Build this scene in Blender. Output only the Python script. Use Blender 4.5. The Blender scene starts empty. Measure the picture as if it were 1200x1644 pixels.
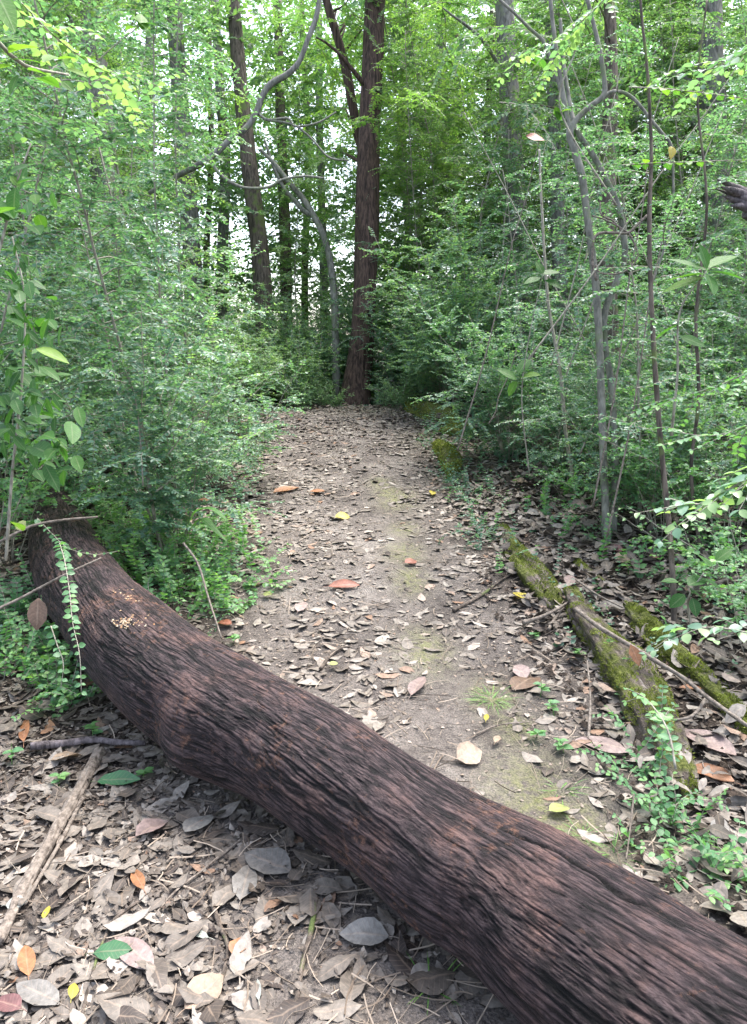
import bpy, math
import numpy as np
from mathutils import Vector

# ------------------------------------------------------------------ camera, sky, sun, exposure
S = bpy.context.scene
COL = S.collection
PITCH = math.radians(12.0)
CZ = 1.5
FPX = 1196.0
cam_d = bpy.data.cameras.new('camera')
cam = bpy.data.objects.new('camera', cam_d)
COL.objects.link(cam)
cam.location = (0, 0, CZ)
cam.rotation_euler = (math.pi / 2 - PITCH, 0, 0)
cam_d.sensor_fit = 'VERTICAL'
cam_d.sensor_height = 24.0
cam_d.lens = 24.0 * FPX / 1644.0
cam_d.clip_start = 0.05
cam_d.clip_end = 600
S.camera = cam

SUN_EL, SUN_AZ = math.radians(68), math.radians(40)     # beyond the log, a little to the right
W = bpy.data.worlds.new('World')
S.world = W
W.use_nodes = True
wn = W.node_tree
wn.nodes.clear()
sky = wn.nodes.new('ShaderNodeTexSky')
sky.sky_type = 'NISHITA'
sky.sun_disc = False
sky.sun_elevation = SUN_EL
sky.sun_rotation = SUN_AZ
sky.air_density = 1.0
sky.dust_density = 4.0
sky.ozone_density = 1.0
hs = wn.nodes.new('ShaderNodeHueSaturation')
hs.inputs['Saturation'].default_value = 0.72
bg = wn.nodes.new('ShaderNodeBackground')
bg.inputs['Strength'].default_value = 0.15
wo = wn.nodes.new('ShaderNodeOutputWorld')
wn.links.new(sky.outputs[0], hs.inputs['Color'])
wn.links.new(hs.outputs[0], bg.inputs['Color'])
wn.links.new(bg.outputs[0], wo.inputs['Surface'])

ld = bpy.data.lights.new('sun', 'SUN')
ld.energy = 1.2
ld.angle = math.radians(28)
ld.color = (1.0, 0.975, 0.94)
sun = bpy.data.objects.new('sun', ld)
COL.objects.link(sun)
sv = Vector((math.sin(SUN_AZ) * math.cos(SUN_EL), math.cos(SUN_AZ) * math.cos(SUN_EL), math.sin(SUN_EL)))
sun.rotation_euler = sv.to_track_quat('Z', 'Y').to_euler()

S.view_settings.view_transform = 'Standard'
S.view_settings.look = 'None'
S.view_settings.exposure = 2.4
S.view_settings.gamma = 1.0
S.cycles.max_bounces = 10
S.cycles.diffuse_bounces = 7
S.cycles.glossy_bounces = 2
S.cycles.transmission_bounces = 8
S.cycles.transparent_max_bounces = 4
S.cycles.caustics_reflective = False
S.cycles.caustics_refractive = False

# ------------------------------------------------------------------ numbers
CP, SP = math.cos(PITCH), math.sin(PITCH)


def at(px, py, d):
    """point at depth d on the sight line of a place in the photograph"""
    x = (px - 600) / FPX * d
    yd = (py - 822) / FPX * d
    return np.array([x, d * CP - yd * SP, CZ - d * SP - yd * CP])


def at_z(px, py, z):
    k = SP + (py - 822) / FPX * CP
    return at(px, py, (CZ - z) / k)


def _hash(ix, iy, iz, seed):
    h = (ix * np.uint32(374761393) + iy * np.uint32(668265263) + iz * np.uint32(2246822519) + np.uint32(seed * 3266489 + 17))
    h = (h ^ (h >> np.uint32(13))) * np.uint32(1274126177)
    h = (h ^ (h >> np.uint32(16))) * np.uint32(2654435769)
    return ((h ^ (h >> np.uint32(15))) & np.uint32(0xFFFFFF)).astype(np.float64) / 8388607.5 - 1.0


def vnoise(p, seed=0):
    p = np.asarray(p, float)
    i = np.floor(p).astype(np.int64)
    f = p - i
    u = f * f * (3 - 2 * f)
    i = (i & 0xFFFFFFFF).astype(np.uint32)
    one = np.uint32(1)
    x0, y0, z0 = i[..., 0], i[..., 1], i[..., 2]
    r = 0
    for dx in (0, 1):
        wx = u[..., 0] if dx else 1 - u[..., 0]
        for dy in (0, 1):
            wy = u[..., 1] if dy else 1 - u[..., 1]
            for dz in (0, 1):
                wz = u[..., 2] if dz else 1 - u[..., 2]
                r = r + wx * wy * wz * _hash(x0 + one * np.uint32(dx), y0 + np.uint32(dy), z0 + np.uint32(dz), seed)
    return r


def fbm(p, seed=0, oct=4, gain=0.5):
    p = np.asarray(p, float)
    r, a, t = 0, 1.0, 0
    for k in range(oct):
        r = r + a * vnoise(p * 2.03 ** k, seed + k)
        t += a
        a *= gain
    return r / t


def fbm2(x, y, f, seed=0, oct=4):
    x = np.asarray(x, float)
    return fbm(np.stack([x * f, np.asarray(y, float) * f, np.zeros_like(x) + 0.37], -1), seed, oct)


def nrm(v):
    return v / np.maximum(np.linalg.norm(v, axis=-1, keepdims=True), 1e-9)


def sstep(a, b, x):
    t = np.clip((x - a) / (b - a), 0, 1)
    return t * t * (3 - 2 * t)


def path_c(y):
    return np.interp(y, [0, 1.5, 3, 4.5, 9.5, 14], [-0.1, 0.0, 0.12, -0.06, -0.50, -0.7])


def path_hw(y):
    return np.interp(y, [0, 3, 4.5, 9.5, 14], [0.95, 0.80, 0.66, 0.84, 0.6])


def H(x, y):
    """height of the ground"""
    x = np.asarray(x, float)
    y = np.asarray(y, float)
    s = np.interp(y, [-50, 2.2, 3.2, 9.3, 10.4, 13, 20, 60, 400], [0, 0, 0.07, 0.745, 0.76, 0.60, 0.6, 1.2, 2.0])
    off = np.abs(x - path_c(y)) - path_hw(y)
    side = sstep(0.0, 1.2, off) * 0.12 * sstep(1.5, 3.5, y) + np.clip(off - 1.0, 0, 20) * 0.015
    near = np.exp(-((x / 14) ** 2 + ((y - 5) / 14) ** 2))
    n = fbm2(x, y, 0.9, 3, 3) * 0.05 + fbm2(x, y, 5.0, 9, 3) * 0.013 * near
    return s + side + n


def ground_at(px, py, lift=0.0):
    d = np.arange(0.8, 40, 0.01)
    P = np.stack([(px - 600) / FPX * d, d * CP - (py - 822) / FPX * d * SP, CZ - d * SP - (py - 822) / FPX * d * CP], -1)
    h = H(P[:, 0], P[:, 1])
    k = np.argmax(P[:, 2] < h)
    p = P[k].copy()
    p[2] = h[k] + lift
    return p


# ------------------------------------------------------------------ objects
def mesh(name, V, F, mats, parent=None, rnd=None, smooth=False, luv=None, mi=None, hh=None):
    me = bpy.data.meshes.new(name)
    V = np.asarray(V, np.float32)
    F = np.asarray(F, np.int32)
    n, k = F.shape
    me.vertices.add(len(V))
    me.vertices.foreach_set('co', V.ravel())
    me.loops.add(n * k)
    me.loops.foreach_set('vertex_index', F.ravel())
    me.polygons.add(n)
    me.polygons.foreach_set('loop_start', np.arange(0, n * k, k, dtype=np.int32))
    me.polygons.foreach_set('loop_total', np.full(n, k, np.int32))
    for m in (mats if isinstance(mats, (list, tuple)) else [mats]):
        me.materials.append(m)
    if mi is not None:
        me.polygons.foreach_set('material_index', np.asarray(mi, np.int32))
    me.update(calc_edges=True)
    me.polygons.foreach_set('use_smooth', np.full(n, bool(smooth)))
    if rnd is not None:
        a = me.attributes.new('rnd', 'FLOAT', 'FACE')
        a.data.foreach_set('value', np.asarray(rnd, np.float32))
    if luv is not None:
        a = me.attributes.new('luv', 'FLOAT_VECTOR', 'POINT')
        a.data.foreach_set('vector', np.asarray(luv, np.float32).ravel())
    if hh is not None:
        a = me.attributes.new('hh', 'FLOAT', 'POINT')
        a.data.foreach_set('value', np.asarray(hh, np.float32))
    o = bpy.data.objects.new(name, me)
    COL.objects.link(o)
    if parent is not None:
        o.parent = parent
    return o


def tag(o, label=None, cat=None, group=None, kind=None):
    if label:
        o['label'] = label
    if cat:
        o['category'] = cat
    if group:
        o['group'] = group
    if kind:
        o['kind'] = kind
    return o


def thing(name, label, cat, loc=(0, 0, 0), rz=0.0, group=None):
    o = bpy.data.objects.new(name, None)
    o.empty_display_size = 0.1
    COL.objects.link(o)
    o.location = loc
    o.rotation_euler = (0, 0, rz)
    return tag(o, label, cat, group)


def dup(root, loc, rz, sc, label, group):
    r = root.copy()
    COL.objects.link(r)
    r.location = loc
    r.rotation_euler = (0, 0, rz)
    r.scale = (sc, sc, sc)
    r['label'] = label
    if group:
        r['group'] = group
    elif 'group' in r:
        del r['group']
    for ch in list(root.children):
        c = ch.copy()
        COL.objects.link(c)
        c.parent = r
    return r


# ------------------------------------------------------------------ materials
def new_mat(name):
    m = bpy.data.materials.new(name)
    m.use_nodes = True
    nt = m.node_tree
    nt.nodes.clear()
    return m, nt


def N(nt, typ, **kw):
    n = nt.nodes.new('ShaderNode' + typ)
    for k, v in kw.items():
        if hasattr(n, k):
            setattr(n, k, v)
        else:
            n.inputs[k].default_value = v
    return n


def ramp(nt, stops, interp='LINEAR'):
    r = nt.nodes.new('ShaderNodeValToRGB')
    r.color_ramp.interpolation = interp
    e = r.color_ramp.elements
    while len(e) < len(stops):
        e.new(0.5)
    for k, (p, c) in enumerate(stops):
        e[k].position = p
        e[k].color = (c[0], c[1], c[2], 1) if len(c) == 3 else c
    return r


def noise(nt, scale, detail=4, rough=0.55, vec=None):
    n = N(nt, 'TexNoise', Scale=scale, Detail=detail, Roughness=rough)
    if vec is not None:
        nt.links.new(vec, n.inputs['Vector'])
    return n


def mixc(nt, fac, a, b, mode='MIX'):
    n = nt.nodes.new('ShaderNodeMix')
    n.data_type = 'RGBA'
    n.blend_type = mode
    for sock, v in ((n.inputs[0], fac), (n.inputs[6], a), (n.inputs[7], b)):
        if isinstance(v, (int, float)):
            sock.default_value = v
        elif isinstance(v, tuple):
            sock.default_value = (*v, 1)
        else:
            nt.links.new(v, sock)
    return n.outputs[2]


def leaf_mat(name, stops, transl=0.4, rough=0.42, spec=0.5, tmul=(1.25, 1.45, 0.6), veins=False, objvar=0.0, bump=0.0):
    m, nt = new_mat(name)
    at_ = N(nt, 'Attribute', attribute_name='rnd')
    fac = at_.outputs['Fac']
    if objvar:
        oi = N(nt, 'ObjectInfo')
        ma = N(nt, 'Math', operation='MULTIPLY_ADD')
        nt.links.new(oi.outputs['Random'], ma.inputs[0])
        ma.inputs[1].default_value = objvar
        nt.links.new(fac, ma.inputs[2])
        sb = N(nt, 'Math', operation='SUBTRACT')
        nt.links.new(ma.outputs[0], sb.inputs[0])
        sb.inputs[1].default_value = objvar / 2
        fac = sb.outputs[0]
    r = ramp(nt, stops)
    nt.links.new(fac, r.inputs[0])
    col = r.outputs[0]
    bs = N(nt, 'BsdfPrincipled', Roughness=rough)
    bs.inputs['Specular IOR Level'].default_value = spec
    if veins:
        lv = N(nt, 'Attribute', attribute_name='luv')
        sx = N(nt, 'SeparateXYZ')
        nt.links.new(lv.outputs['Vector'], sx.inputs[0])
        ab = N(nt, 'Math', operation='ABSOLUTE')
        nt.links.new(sx.outputs[1], ab.inputs[0])
        mr = N(nt, 'MapRange')
        mr.inputs[1].default_value = 0.03
        mr.inputs[2].default_value = 0.14
        mr.inputs[3].default_value = 0.55
        mr.inputs[4].default_value = 0.0
        nt.links.new(ab.outputs[0], mr.inputs[0])
        # side veins slanting to the tip
        sv_ = N(nt, 'Math', operation='MULTIPLY_ADD')
        nt.links.new(ab.outputs[0], sv_.inputs[0])
        sv_.inputs[1].default_value = -0.16
        nt.links.new(sx.outputs[0], sv_.inputs[2])
        sn = N(nt, 'Math', operation='SINE')
        mu = N(nt, 'Math', operation='MULTIPLY')
        nt.links.new(sv_.outputs[0], mu.inputs[0])
        mu.inputs[1].default_value = 62.0
        nt.links.new(mu.outputs[0], sn.inputs[0])
        mr2 = N(nt, 'MapRange')
        mr2.inputs[1].default_value = 0.8
        mr2.inputs[2].default_value = 1.0
        mr2.inputs[3].default_value = 0.0
        mr2.inputs[4].default_value = 0.28
        nt.links.new(sn.outputs[0], mr2.inputs[0])
        mx = N(nt, 'Math', operation='MAXIMUM')
        nt.links.new(mr.outputs[0], mx.inputs[0])
        nt.links.new(mr2.outputs[0], mx.inputs[1])
        vein = mixc(nt, 0.5, col, (0.30, 0.34, 0.2) if transl > 0.2 else (0.34, 0.25, 0.18))
        col = mixc(nt, mx.outputs[0], col, vein)
        tc = N(nt, 'TexCoord')
        nz = noise(nt, 55, 4, 0.65, tc.outputs['Object'])
        rr = ramp(nt, [(0.35, (0.55, 0.55, 0.55)), (0.65, (1.25, 1.25, 1.25))])
        nt.links.new(nz.outputs[0], rr.inputs[0])
        col = mixc(nt, 0.75 if transl < 0.2 else 0.35, col, rr.outputs[0], 'MULTIPLY')
        bp = N(nt, 'Bump', Strength=0.35, Distance=0.002)
        ad = N(nt, 'Math', operation='ADD')
        nt.links.new(mx.outputs[0], ad.inputs[0])
        nt.links.new(nz.outputs[0], ad.inputs[1])
        nt.links.new(ad.outputs[0], bp.inputs['Height'])
        nt.links.new(bp.outputs[0], bs.inputs['Normal'])
    nt.links.new(col, bs.inputs['Base Color'])
    out = N(nt, 'OutputMaterial')
    if transl > 0:
        tr = N(nt, 'BsdfTranslucent')
        nt.links.new(mixc(nt, 1.0, col, tmul, 'MULTIPLY'), tr.inputs['Color'])
        ms = N(nt, 'MixShader')
        ms.inputs[0].default_value = transl
        nt.links.new(bs.outputs[0], ms.inputs[1])
        nt.links.new(tr.outputs[0], ms.inputs[2])
        nt.links.new(ms.outputs[0], out.inputs[0])
    else:
        nt.links.new(bs.outputs[0], out.inputs[0])
    return m


def bark_mat(name, dark, light, sc=(30, 30, 4), rough=0.85, bump=0.6, dist=0.01, patch=None, moss=None):
    m, nt = new_mat(name)
    tc = N(nt, 'TexCoord')
    mp = N(nt, 'Mapping')
    mp.inputs['Scale'].default_value = sc
    nt.links.new(tc.outputs['Object'], mp.inputs[0])
    n1 = noise(nt, 1.0, 6, 0.65, mp.outputs[0])
    r = ramp(nt, [(0.36, dark), (0.62, light)])
    nt.links.new(n1.outputs[0], r.inputs[0])
    col = r.outputs[0]
    if patch:
        n2 = noise(nt, patch[0], 5, 0.6, tc.outputs['Object'])
        r2 = ramp(nt, [(patch[1], (0, 0, 0)), (patch[1] + 0.08, (1, 1, 1))])
        nt.links.new(n2.outputs[0], r2.inputs[0])
        col = mixc(nt, r2.outputs[0], col, patch[2])
    bs = N(nt, 'BsdfPrincipled', Roughness=rough)
    bs.inputs['Specular IOR Level'].default_value = 0.3
    nt.links.new(col, bs.inputs['Base Color'])
    bp = N(nt, 'Bump', Strength=bump, Distance=dist)
    nt.links.new(n1.outputs[0], bp.inputs['Height'])
    nt.links.new(bp.outputs[0], bs.inputs['Normal'])
    out = N(nt, 'OutputMaterial')
    nt.links.new(bs.outputs[0], out.inputs[0])
    return m


G = {}
G['privet'] = leaf_mat('privet_leaf', [(0.0, (0.055, 0.12, 0.078)), (0.45, (0.10, 0.20, 0.138)), (0.8, (0.16, 0.285, 0.195)), (1.0, (0.24, 0.36, 0.17))], 0.46, 0.40, 0.65, objvar=0.25)
G['far'] = leaf_mat('far_leaf', [(0.0, (0.07, 0.14, 0.075)), (0.5, (0.13, 0.235, 0.12)), (1.0, (0.22, 0.32, 0.12))], 0.48, 0.45, 0.5, objvar=0.3)
G['sunny'] = leaf_mat('sunny_leaf', [(0.0, (0.08, 0.17, 0.065)), (0.5, (0.15, 0.27, 0.09)), (1.0, (0.25, 0.36, 0.11))], 0.5, 0.42, 0.5, objvar=0.2)  # backlit look of the foliage put into a brighter, yellower leaf colour
G['broad'] = leaf_mat('broad_leaf', [(0.0, (0.025, 0.085, 0.022)), (0.6, (0.06, 0.16, 0.035)), (1.0, (0.17, 0.29, 0.04))], 0.45, 0.5, 0.25, veins=True)
G['fresh'] = leaf_mat('fresh_leaf', [(0.0, (0.04, 0.12, 0.02)), (0.6, (0.09, 0.21, 0.03)), (1.0, (0.17, 0.29, 0.045))], 0.5, 0.5, 0.3, veins=True)
G['herb'] = leaf_mat('herb_leaf', [(0.0, (0.05, 0.145, 0.062)), (0.55, (0.10, 0.245, 0.105)), (1.0, (0.19, 0.36, 0.11))], 0.42, 0.42, 0.5, veins=True)
G['litter'] = leaf_mat('litter_leaf', [(0.0, (0.03, 0.022, 0.018)), (0.3, (0.078, 0.064, 0.052)), (0.62, (0.142, 0.123, 0.103)), (0.88, (0.225, 0.202, 0.176)), (0.95, (0.17, 0.09, 0.05)), (1.0, (0.28, 0.245, 0.21))], 0.0, 0.6, 0.35, veins=True)
G['dry'] = leaf_mat('dry_twig', [(0.0, (0.10, 0.075, 0.055)), (1.0, (0.34, 0.28, 0.22))], 0.0, 0.8, 0.3)
G['grass'] = leaf_mat('grass_blade', [(0.0, (0.05, 0.14, 0.03)), (1.0, (0.16, 0.30, 0.07))], 0.3, 0.45, 0.4)
G['mossy'] = leaf_mat('moss_tuft', [(0.0, (0.06, 0.075, 0.018)), (0.5, (0.15, 0.175, 0.035)), (1.0, (0.30, 0.33, 0.08))], 0.25, 0.8, 0.2)
G['twig'] = bark_mat('twig_bark', (0.13, 0.115, 0.09), (0.32, 0.30, 0.24), (80, 80, 20), bump=0.3, dist=0.002)
G['palebark'] = bark_mat('pale_bark', (0.08, 0.079, 0.066), (0.21, 0.205, 0.175), (25, 25, 9), bump=0.4, dist=0.004, patch=(9, 0.55, (0.14, 0.16, 0.10)))
G['greybark'] = bark_mat('grey_bark', (0.07, 0.068, 0.06), (0.19, 0.186, 0.17), (28, 28, 5), bump=0.6, patch=(5, 0.58, (0.15, 0.17, 0.10)))
G['redbark'] = bark_mat('red_bark', (0.020, 0.0135, 0.011), (0.115, 0.073, 0.058), (34, 34, 1.6), bump=1.0, dist=0.03)
G['brownbark'] = bark_mat('brown_bark', (0.035, 0.028, 0.022), (0.14, 0.112, 0.09), (30, 30, 3), bump=0.9, dist=0.02, patch=(4, 0.56, (0.10, 0.13, 0.04)))
G['darkwood'] = bark_mat('dark_wood', (0.03, 0.024, 0.024), (0.17, 0.145, 0.15), (40, 40, 8), bump=1.0, dist=0.01)
G['deadwood'] = bark_mat('dead_wood', (0.07, 0.056, 0.045), (0.21, 0.178, 0.148), (60, 60, 60), bump=0.5, dist=0.004)


def soft_leaf(name, a, b, transl=0.25, spec=0.4):
    return leaf_mat(name, [(0.0, a), (1.0, b)], transl, 0.5, spec, veins=True, tmul=(1.2, 1.1, 0.8))


LC = {
    'orange': soft_leaf('orange_leaf', (0.172, 0.066, 0.027), (0.281, 0.133, 0.058), 0.1),
    'rust': soft_leaf('rust_leaf', (0.148, 0.039, 0.020), (0.265, 0.094, 0.055), 0.1),
    'yellow': soft_leaf('yellow_leaf', (0.312, 0.242, 0.023), (0.406, 0.351, 0.062), 0.3),
    'lime': soft_leaf('lime_leaf', (0.218, 0.257, 0.062), (0.328, 0.351, 0.140), 0.3),
    'green': soft_leaf('green_leaf', (0.014, 0.078, 0.023), (0.027, 0.133, 0.043), 0.2, 0.6),
    'tan': soft_leaf('tan_leaf', (0.187, 0.125, 0.082), (0.289, 0.218, 0.156), 0.1),
    'pink': soft_leaf('pink_leaf', (0.156, 0.109, 0.098), (0.257, 0.195, 0.179), 0.05),
    'grey': soft_leaf('grey_leaf', (0.109, 0.101, 0.092), (0.211, 0.199, 0.179), 0.05),
    'pale': soft_leaf('pale_leaf', (0.203, 0.226, 0.195), (0.312, 0.335, 0.304), 0.1),
    'brown': soft_leaf('brown_leaf', (0.078, 0.045, 0.028), (0.156, 0.098, 0.066), 0.05),
    'crimson': soft_leaf('crimson_leaf', (0.086, 0.031, 0.031), (0.156, 0.078, 0.074), 0.05),
}


def ground_mat():
    m, nt = new_mat('ground_earth')
    geo = N(nt, 'NewGeometry')
    pos = geo.outputs['Position']
    a = N(nt, 'Attribute', attribute_name='luv')
    sx = N(nt, 'SeparateXYZ')
    nt.links.new(a.outputs['Vector'], sx.inputs[0])
    n1 = noise(nt, 2.4, 6, 0.65, pos)
    n2 = noise(nt, 26, 6, 0.72, pos)
    n3 = noise(nt, 140, 4, 0.7, pos)
    r1 = ramp(nt, [(0.3, (0.07, 0.06, 0.054)), (0.55, (0.155, 0.136, 0.122)), (0.75, (0.235, 0.212, 0.19))])
    mx = N(nt, 'Math', operation='MULTIPLY_ADD')
    nt.links.new(n2.outputs[0], mx.inputs[0])
    mx.inputs[1].default_value = 0.6
    nt.links.new(n1.outputs[0], mx.inputs[2])
    sb = N(nt, 'Math', operation='SUBTRACT')
    nt.links.new(mx.outputs[0], sb.inputs[0])
    sb.inputs[1].default_value = 0.3
    nt.links.new(sb.outputs[0], r1.inputs[0])
    soil = ramp(nt, [(0.35, (0.02, 0.016, 0.013)), (0.65, (0.08, 0.062, 0.05))])
    nt.links.new(n2.outputs[0], soil.inputs[0])
    col = mixc(nt, sx.outputs[0], soil.outputs[0], r1.outputs[0])
    sp = ramp(nt, [(0.36, (0.45, 0.45, 0.45)), (0.5, (0.95, 0.95, 0.95)), (0.68, (1.6, 1.55, 1.5))])
    nt.links.new(n3.outputs[0], sp.inputs[0])
    col = mixc(nt, 0.85, col, sp.outputs[0], 'MULTIPLY')
    mo = ramp(nt, [(0.38, (0, 0, 0)), (0.60, (1, 1, 1))])
    nt.links.new(n2.outputs[0], mo.inputs[0])
    mm = N(nt, 'Math', operation='MULTIPLY')
    nt.links.new(sx.outputs[1], mm.inputs[0])
    nt.links.new(mo.outputs[0], mm.inputs[1])
    mg = ramp(nt, [(0.35, (0.10, 0.105, 0.045)), (0.65, (0.22, 0.22, 0.11))])
    nt.links.new(n3.outputs[0], mg.inputs[0])
    col = mixc(nt, mm.outputs[0], col, mg.outputs[0])
    bs = N(nt, 'BsdfPrincipled', Roughness=0.92)
    bs.inputs['Specular IOR Level'].default_value = 0.2
    nt.links.new(col, bs.inputs['Base Color'])
    ad = N(nt, 'Math', operation='MULTIPLY_ADD')
    nt.links.new(n3.outputs[0], ad.inputs[0])
    ad.inputs[1].default_value = 0.3
    nt.links.new(n2.outputs[0], ad.inputs[2])
    bp = N(nt, 'Bump', Strength=0.9, Distance=0.03)
    nt.links.new(ad.outputs[0], bp.inputs['Height'])
    nt.links.new(bp.outputs[0], bs.inputs['Normal'])
    out = N(nt, 'OutputMaterial')
    nt.links.new(bs.outputs[0], out.inputs[0])
    return m


def log_mat():
    """hh = how far the bark stands out; luv = (metres along, round the stem in metres)"""
    m, nt = new_mat('log_bark')
    tc = N(nt, 'TexCoord')
    ob = tc.outputs['Object']
    hh = N(nt, 'Attribute', attribute_name='hh')
    lv = N(nt, 'Attribute', attribute_name='luv')
    mp = N(nt, 'Mapping')
    mp.inputs['Scale'].default_value = (32.0, 90.0, 90.0)
    nt.links.new(lv.outputs['Vector'], mp.inputs[0])
    fine = noise(nt, 1.0, 8, 0.72, mp.outputs[0])
    grain = noise(nt, 90, 6, 0.75, ob)
    big = noise(nt, 3.2, 4, 0.6, ob)
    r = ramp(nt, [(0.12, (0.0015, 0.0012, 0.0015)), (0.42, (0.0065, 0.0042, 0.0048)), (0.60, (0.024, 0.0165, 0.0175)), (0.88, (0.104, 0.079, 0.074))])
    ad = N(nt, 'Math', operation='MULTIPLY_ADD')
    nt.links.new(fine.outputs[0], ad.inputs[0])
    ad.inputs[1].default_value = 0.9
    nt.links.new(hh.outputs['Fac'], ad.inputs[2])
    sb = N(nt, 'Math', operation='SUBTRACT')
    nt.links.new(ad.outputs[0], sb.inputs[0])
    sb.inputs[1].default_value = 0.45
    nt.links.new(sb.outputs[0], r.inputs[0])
    col = r.outputs[0]
    # rain-washed greyer and purplish stretches
    rb = ramp(nt, [(0.42, (0, 0, 0)), (0.62, (1, 1, 1))])
    nt.links.new(big.outputs[0], rb.inputs[0])
    gcol = ramp(nt, [(0.3, (0.02, 0.015, 0.018)), (0.7, (0.15, 0.11, 0.105))])
    nt.links.new(grain.outputs[0], gcol.inputs[0])
    mf = N(nt, 'Math', operation='MULTIPLY')
    nt.links.new(rb.outputs[0], mf.inputs[0])
    mf.inputs[1].default_value = 0.45
    col = mixc(nt, mf.outputs[0], col, gcol.outputs[0])
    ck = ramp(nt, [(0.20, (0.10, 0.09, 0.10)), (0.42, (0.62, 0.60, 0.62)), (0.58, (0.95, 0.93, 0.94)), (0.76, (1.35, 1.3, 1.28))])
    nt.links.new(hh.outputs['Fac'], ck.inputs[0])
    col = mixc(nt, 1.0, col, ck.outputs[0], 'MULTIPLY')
    # redder brown weathered plates and near-black wet stretches
    pl = noise(nt, 6.5, 5, 0.62, ob)
    plr = ramp(nt, [(0.36, (0.55, 0.52, 0.58)), (0.5, (0.80, 0.75, 0.80)), (0.68, (1.45, 1.2, 1.08))])
    nt.links.new(pl.outputs[0], plr.inputs[0])
    col = mixc(nt, 1.0, col, plr.outputs[0], 'MULTIPLY')
    # rust-orange lichen flecks, gathered towards the near end
    fl = noise(nt, 38, 6, 0.7, ob)
    zone = noise(nt, 4.3, 3, 0.5, ob)
    sz = N(nt, 'SeparateXYZ')
    nt.links.new(lv.outputs['Vector'], sz.inputs[0])
    f1 = N(nt, 'Math', operation='MULTIPLY_ADD')
    nt.links.new(zone.outputs[0], f1.inputs[0])
    f1.inputs[1].default_value = 0.62
    nt.links.new(fl.outputs[0], f1.inputs[2])
    f2 = N(nt, 'Math', operation='MULTIPLY_ADD')
    nt.links.new(sz.outputs[0], f2.inputs[0])
    f2.inputs[1].default_value = 0.0018
    nt.links.new(f1.outputs[0], f2.inputs[2])
    fr = ramp(nt, [(1.0, (0, 0, 0)), (1.0, (1, 1, 1))])
    fsub = N(nt, 'Math', operation='MULTIPLY')
    nt.links.new(f2.outputs[0], fsub.inputs[0])
    fsub.inputs[1].default_value = 0.7
    fr.color_ramp.elements[0].position = 0.625
    fr.color_ramp.elements[1].position = 0.73
    nt.links.new(fsub.outputs[0], fr.inputs[0])
    orr = ramp(nt, [(0.3, (0.08, 0.035, 0.028)), (0.55, (0.19, 0.095, 0.06)), (0.75, (0.30, 0.21, 0.155))])
    nt.links.new(grain.outputs[0], orr.inputs[0])
    fm = N(nt, 'Math', operation='MULTIPLY')
    nt.links.new(fr.outputs[0], fm.inputs[0])
    fm.inputs[1].default_value = 0.8
    col = mixc(nt, fm.outputs[0], col, orr.outputs[0])
    bs = N(nt, 'BsdfPrincipled', Roughness=0.6)
    bs.inputs['Specular IOR Level'].default_value = 0.28
    nt.links.new(col, bs.inputs['Base Color'])
    a2 = N(nt, 'Math', operation='MULTIPLY_ADD')
    nt.links.new(grain.outputs[0], a2.inputs[0])
    a2.inputs[1].default_value = 0.45
    nt.links.new(fine.outputs[0], a2.inputs[2])
    bp = N(nt, 'Bump', Strength=1.0, Distance=0.02)
    nt.links.new(a2.outputs[0], bp.inputs['Height'])
    nt.links.new(bp.outputs[0], bs.inputs['Normal'])
    out = N(nt, 'OutputMaterial')
    nt.links.new(bs.outputs[0], out.inputs[0])
    return m


def moss_bark_mat():
    m, nt = new_mat('mossy_bark')
    tc = N(nt, 'TexCoord')
    ob = tc.outputs['Object']
    lv = N(nt, 'Attribute', attribute_name='luv')
    mp = N(nt, 'Mapping')
    mp.inputs['Scale'].default_value = (9.0, 60.0, 60.0)
    nt.links.new(lv.outputs['Vector'], mp.inputs[0])
    fi = noise(nt, 1.0, 6, 0.7, mp.outputs[0])
    bark = ramp(nt, [(0.32, (0.035, 0.026, 0.022)), (0.55, (0.15, 0.125, 0.105)), (0.75, (0.32, 0.28, 0.25))])
    nt.links.new(fi.outputs[0], bark.inputs[0])
    mz = noise(nt, 7, 5, 0.65, ob)
    sx = N(nt, 'Attribute', attribute_name='hh')
    ad = N(nt, 'Math', operation='ADD')
    nt.links.new(mz.outputs[0], ad.inputs[0])
    nt.links.new(sx.outputs['Fac'], ad.inputs[1])
    mf = ramp(nt, [(0.50, (0, 0, 0)), (0.62, (1, 1, 1))])
    nt.links.new(ad.outputs[0], mf.inputs[0])
    g = noise(nt, 75, 5, 0.7, ob)
    gr = ramp(nt, [(0.3, (0.04, 0.05, 0.014)), (0.5, (0.11, 0.125, 0.032)), (0.72, (0.22, 0.235, 0.08))])
    nt.links.new(g.outputs[0], gr.inputs[0])
    col = mixc(nt, mf.outputs[0], bark.outputs[0], gr.outputs[0])
    bs = N(nt, 'BsdfPrincipled', Roughness=0.95)
    bs.inputs['Specular IOR Level'].default_value = 0.15
    nt.links.new(col, bs.inputs['Base Color'])
    a2 = N(nt, 'Math', operation='ADD')
    nt.links.new(g.outputs[0], a2.inputs[0])
    nt.links.new(fi.outputs[0], a2.inputs[1])
    bp = N(nt, 'Bump', Strength=1.0, Distance=0.02)
    nt.links.new(a2.outputs[0], bp.inputs['Height'])
    nt.links.new(bp.outputs[0], bs.inputs['Normal'])
    out = N(nt, 'OutputMaterial')
    nt.links.new(bs.outputs[0], out.inputs[0])
    return m


G['ground'] = ground_mat()
G['log'] = log_mat()
G['mossbark'] = moss_bark_mat()


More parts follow.
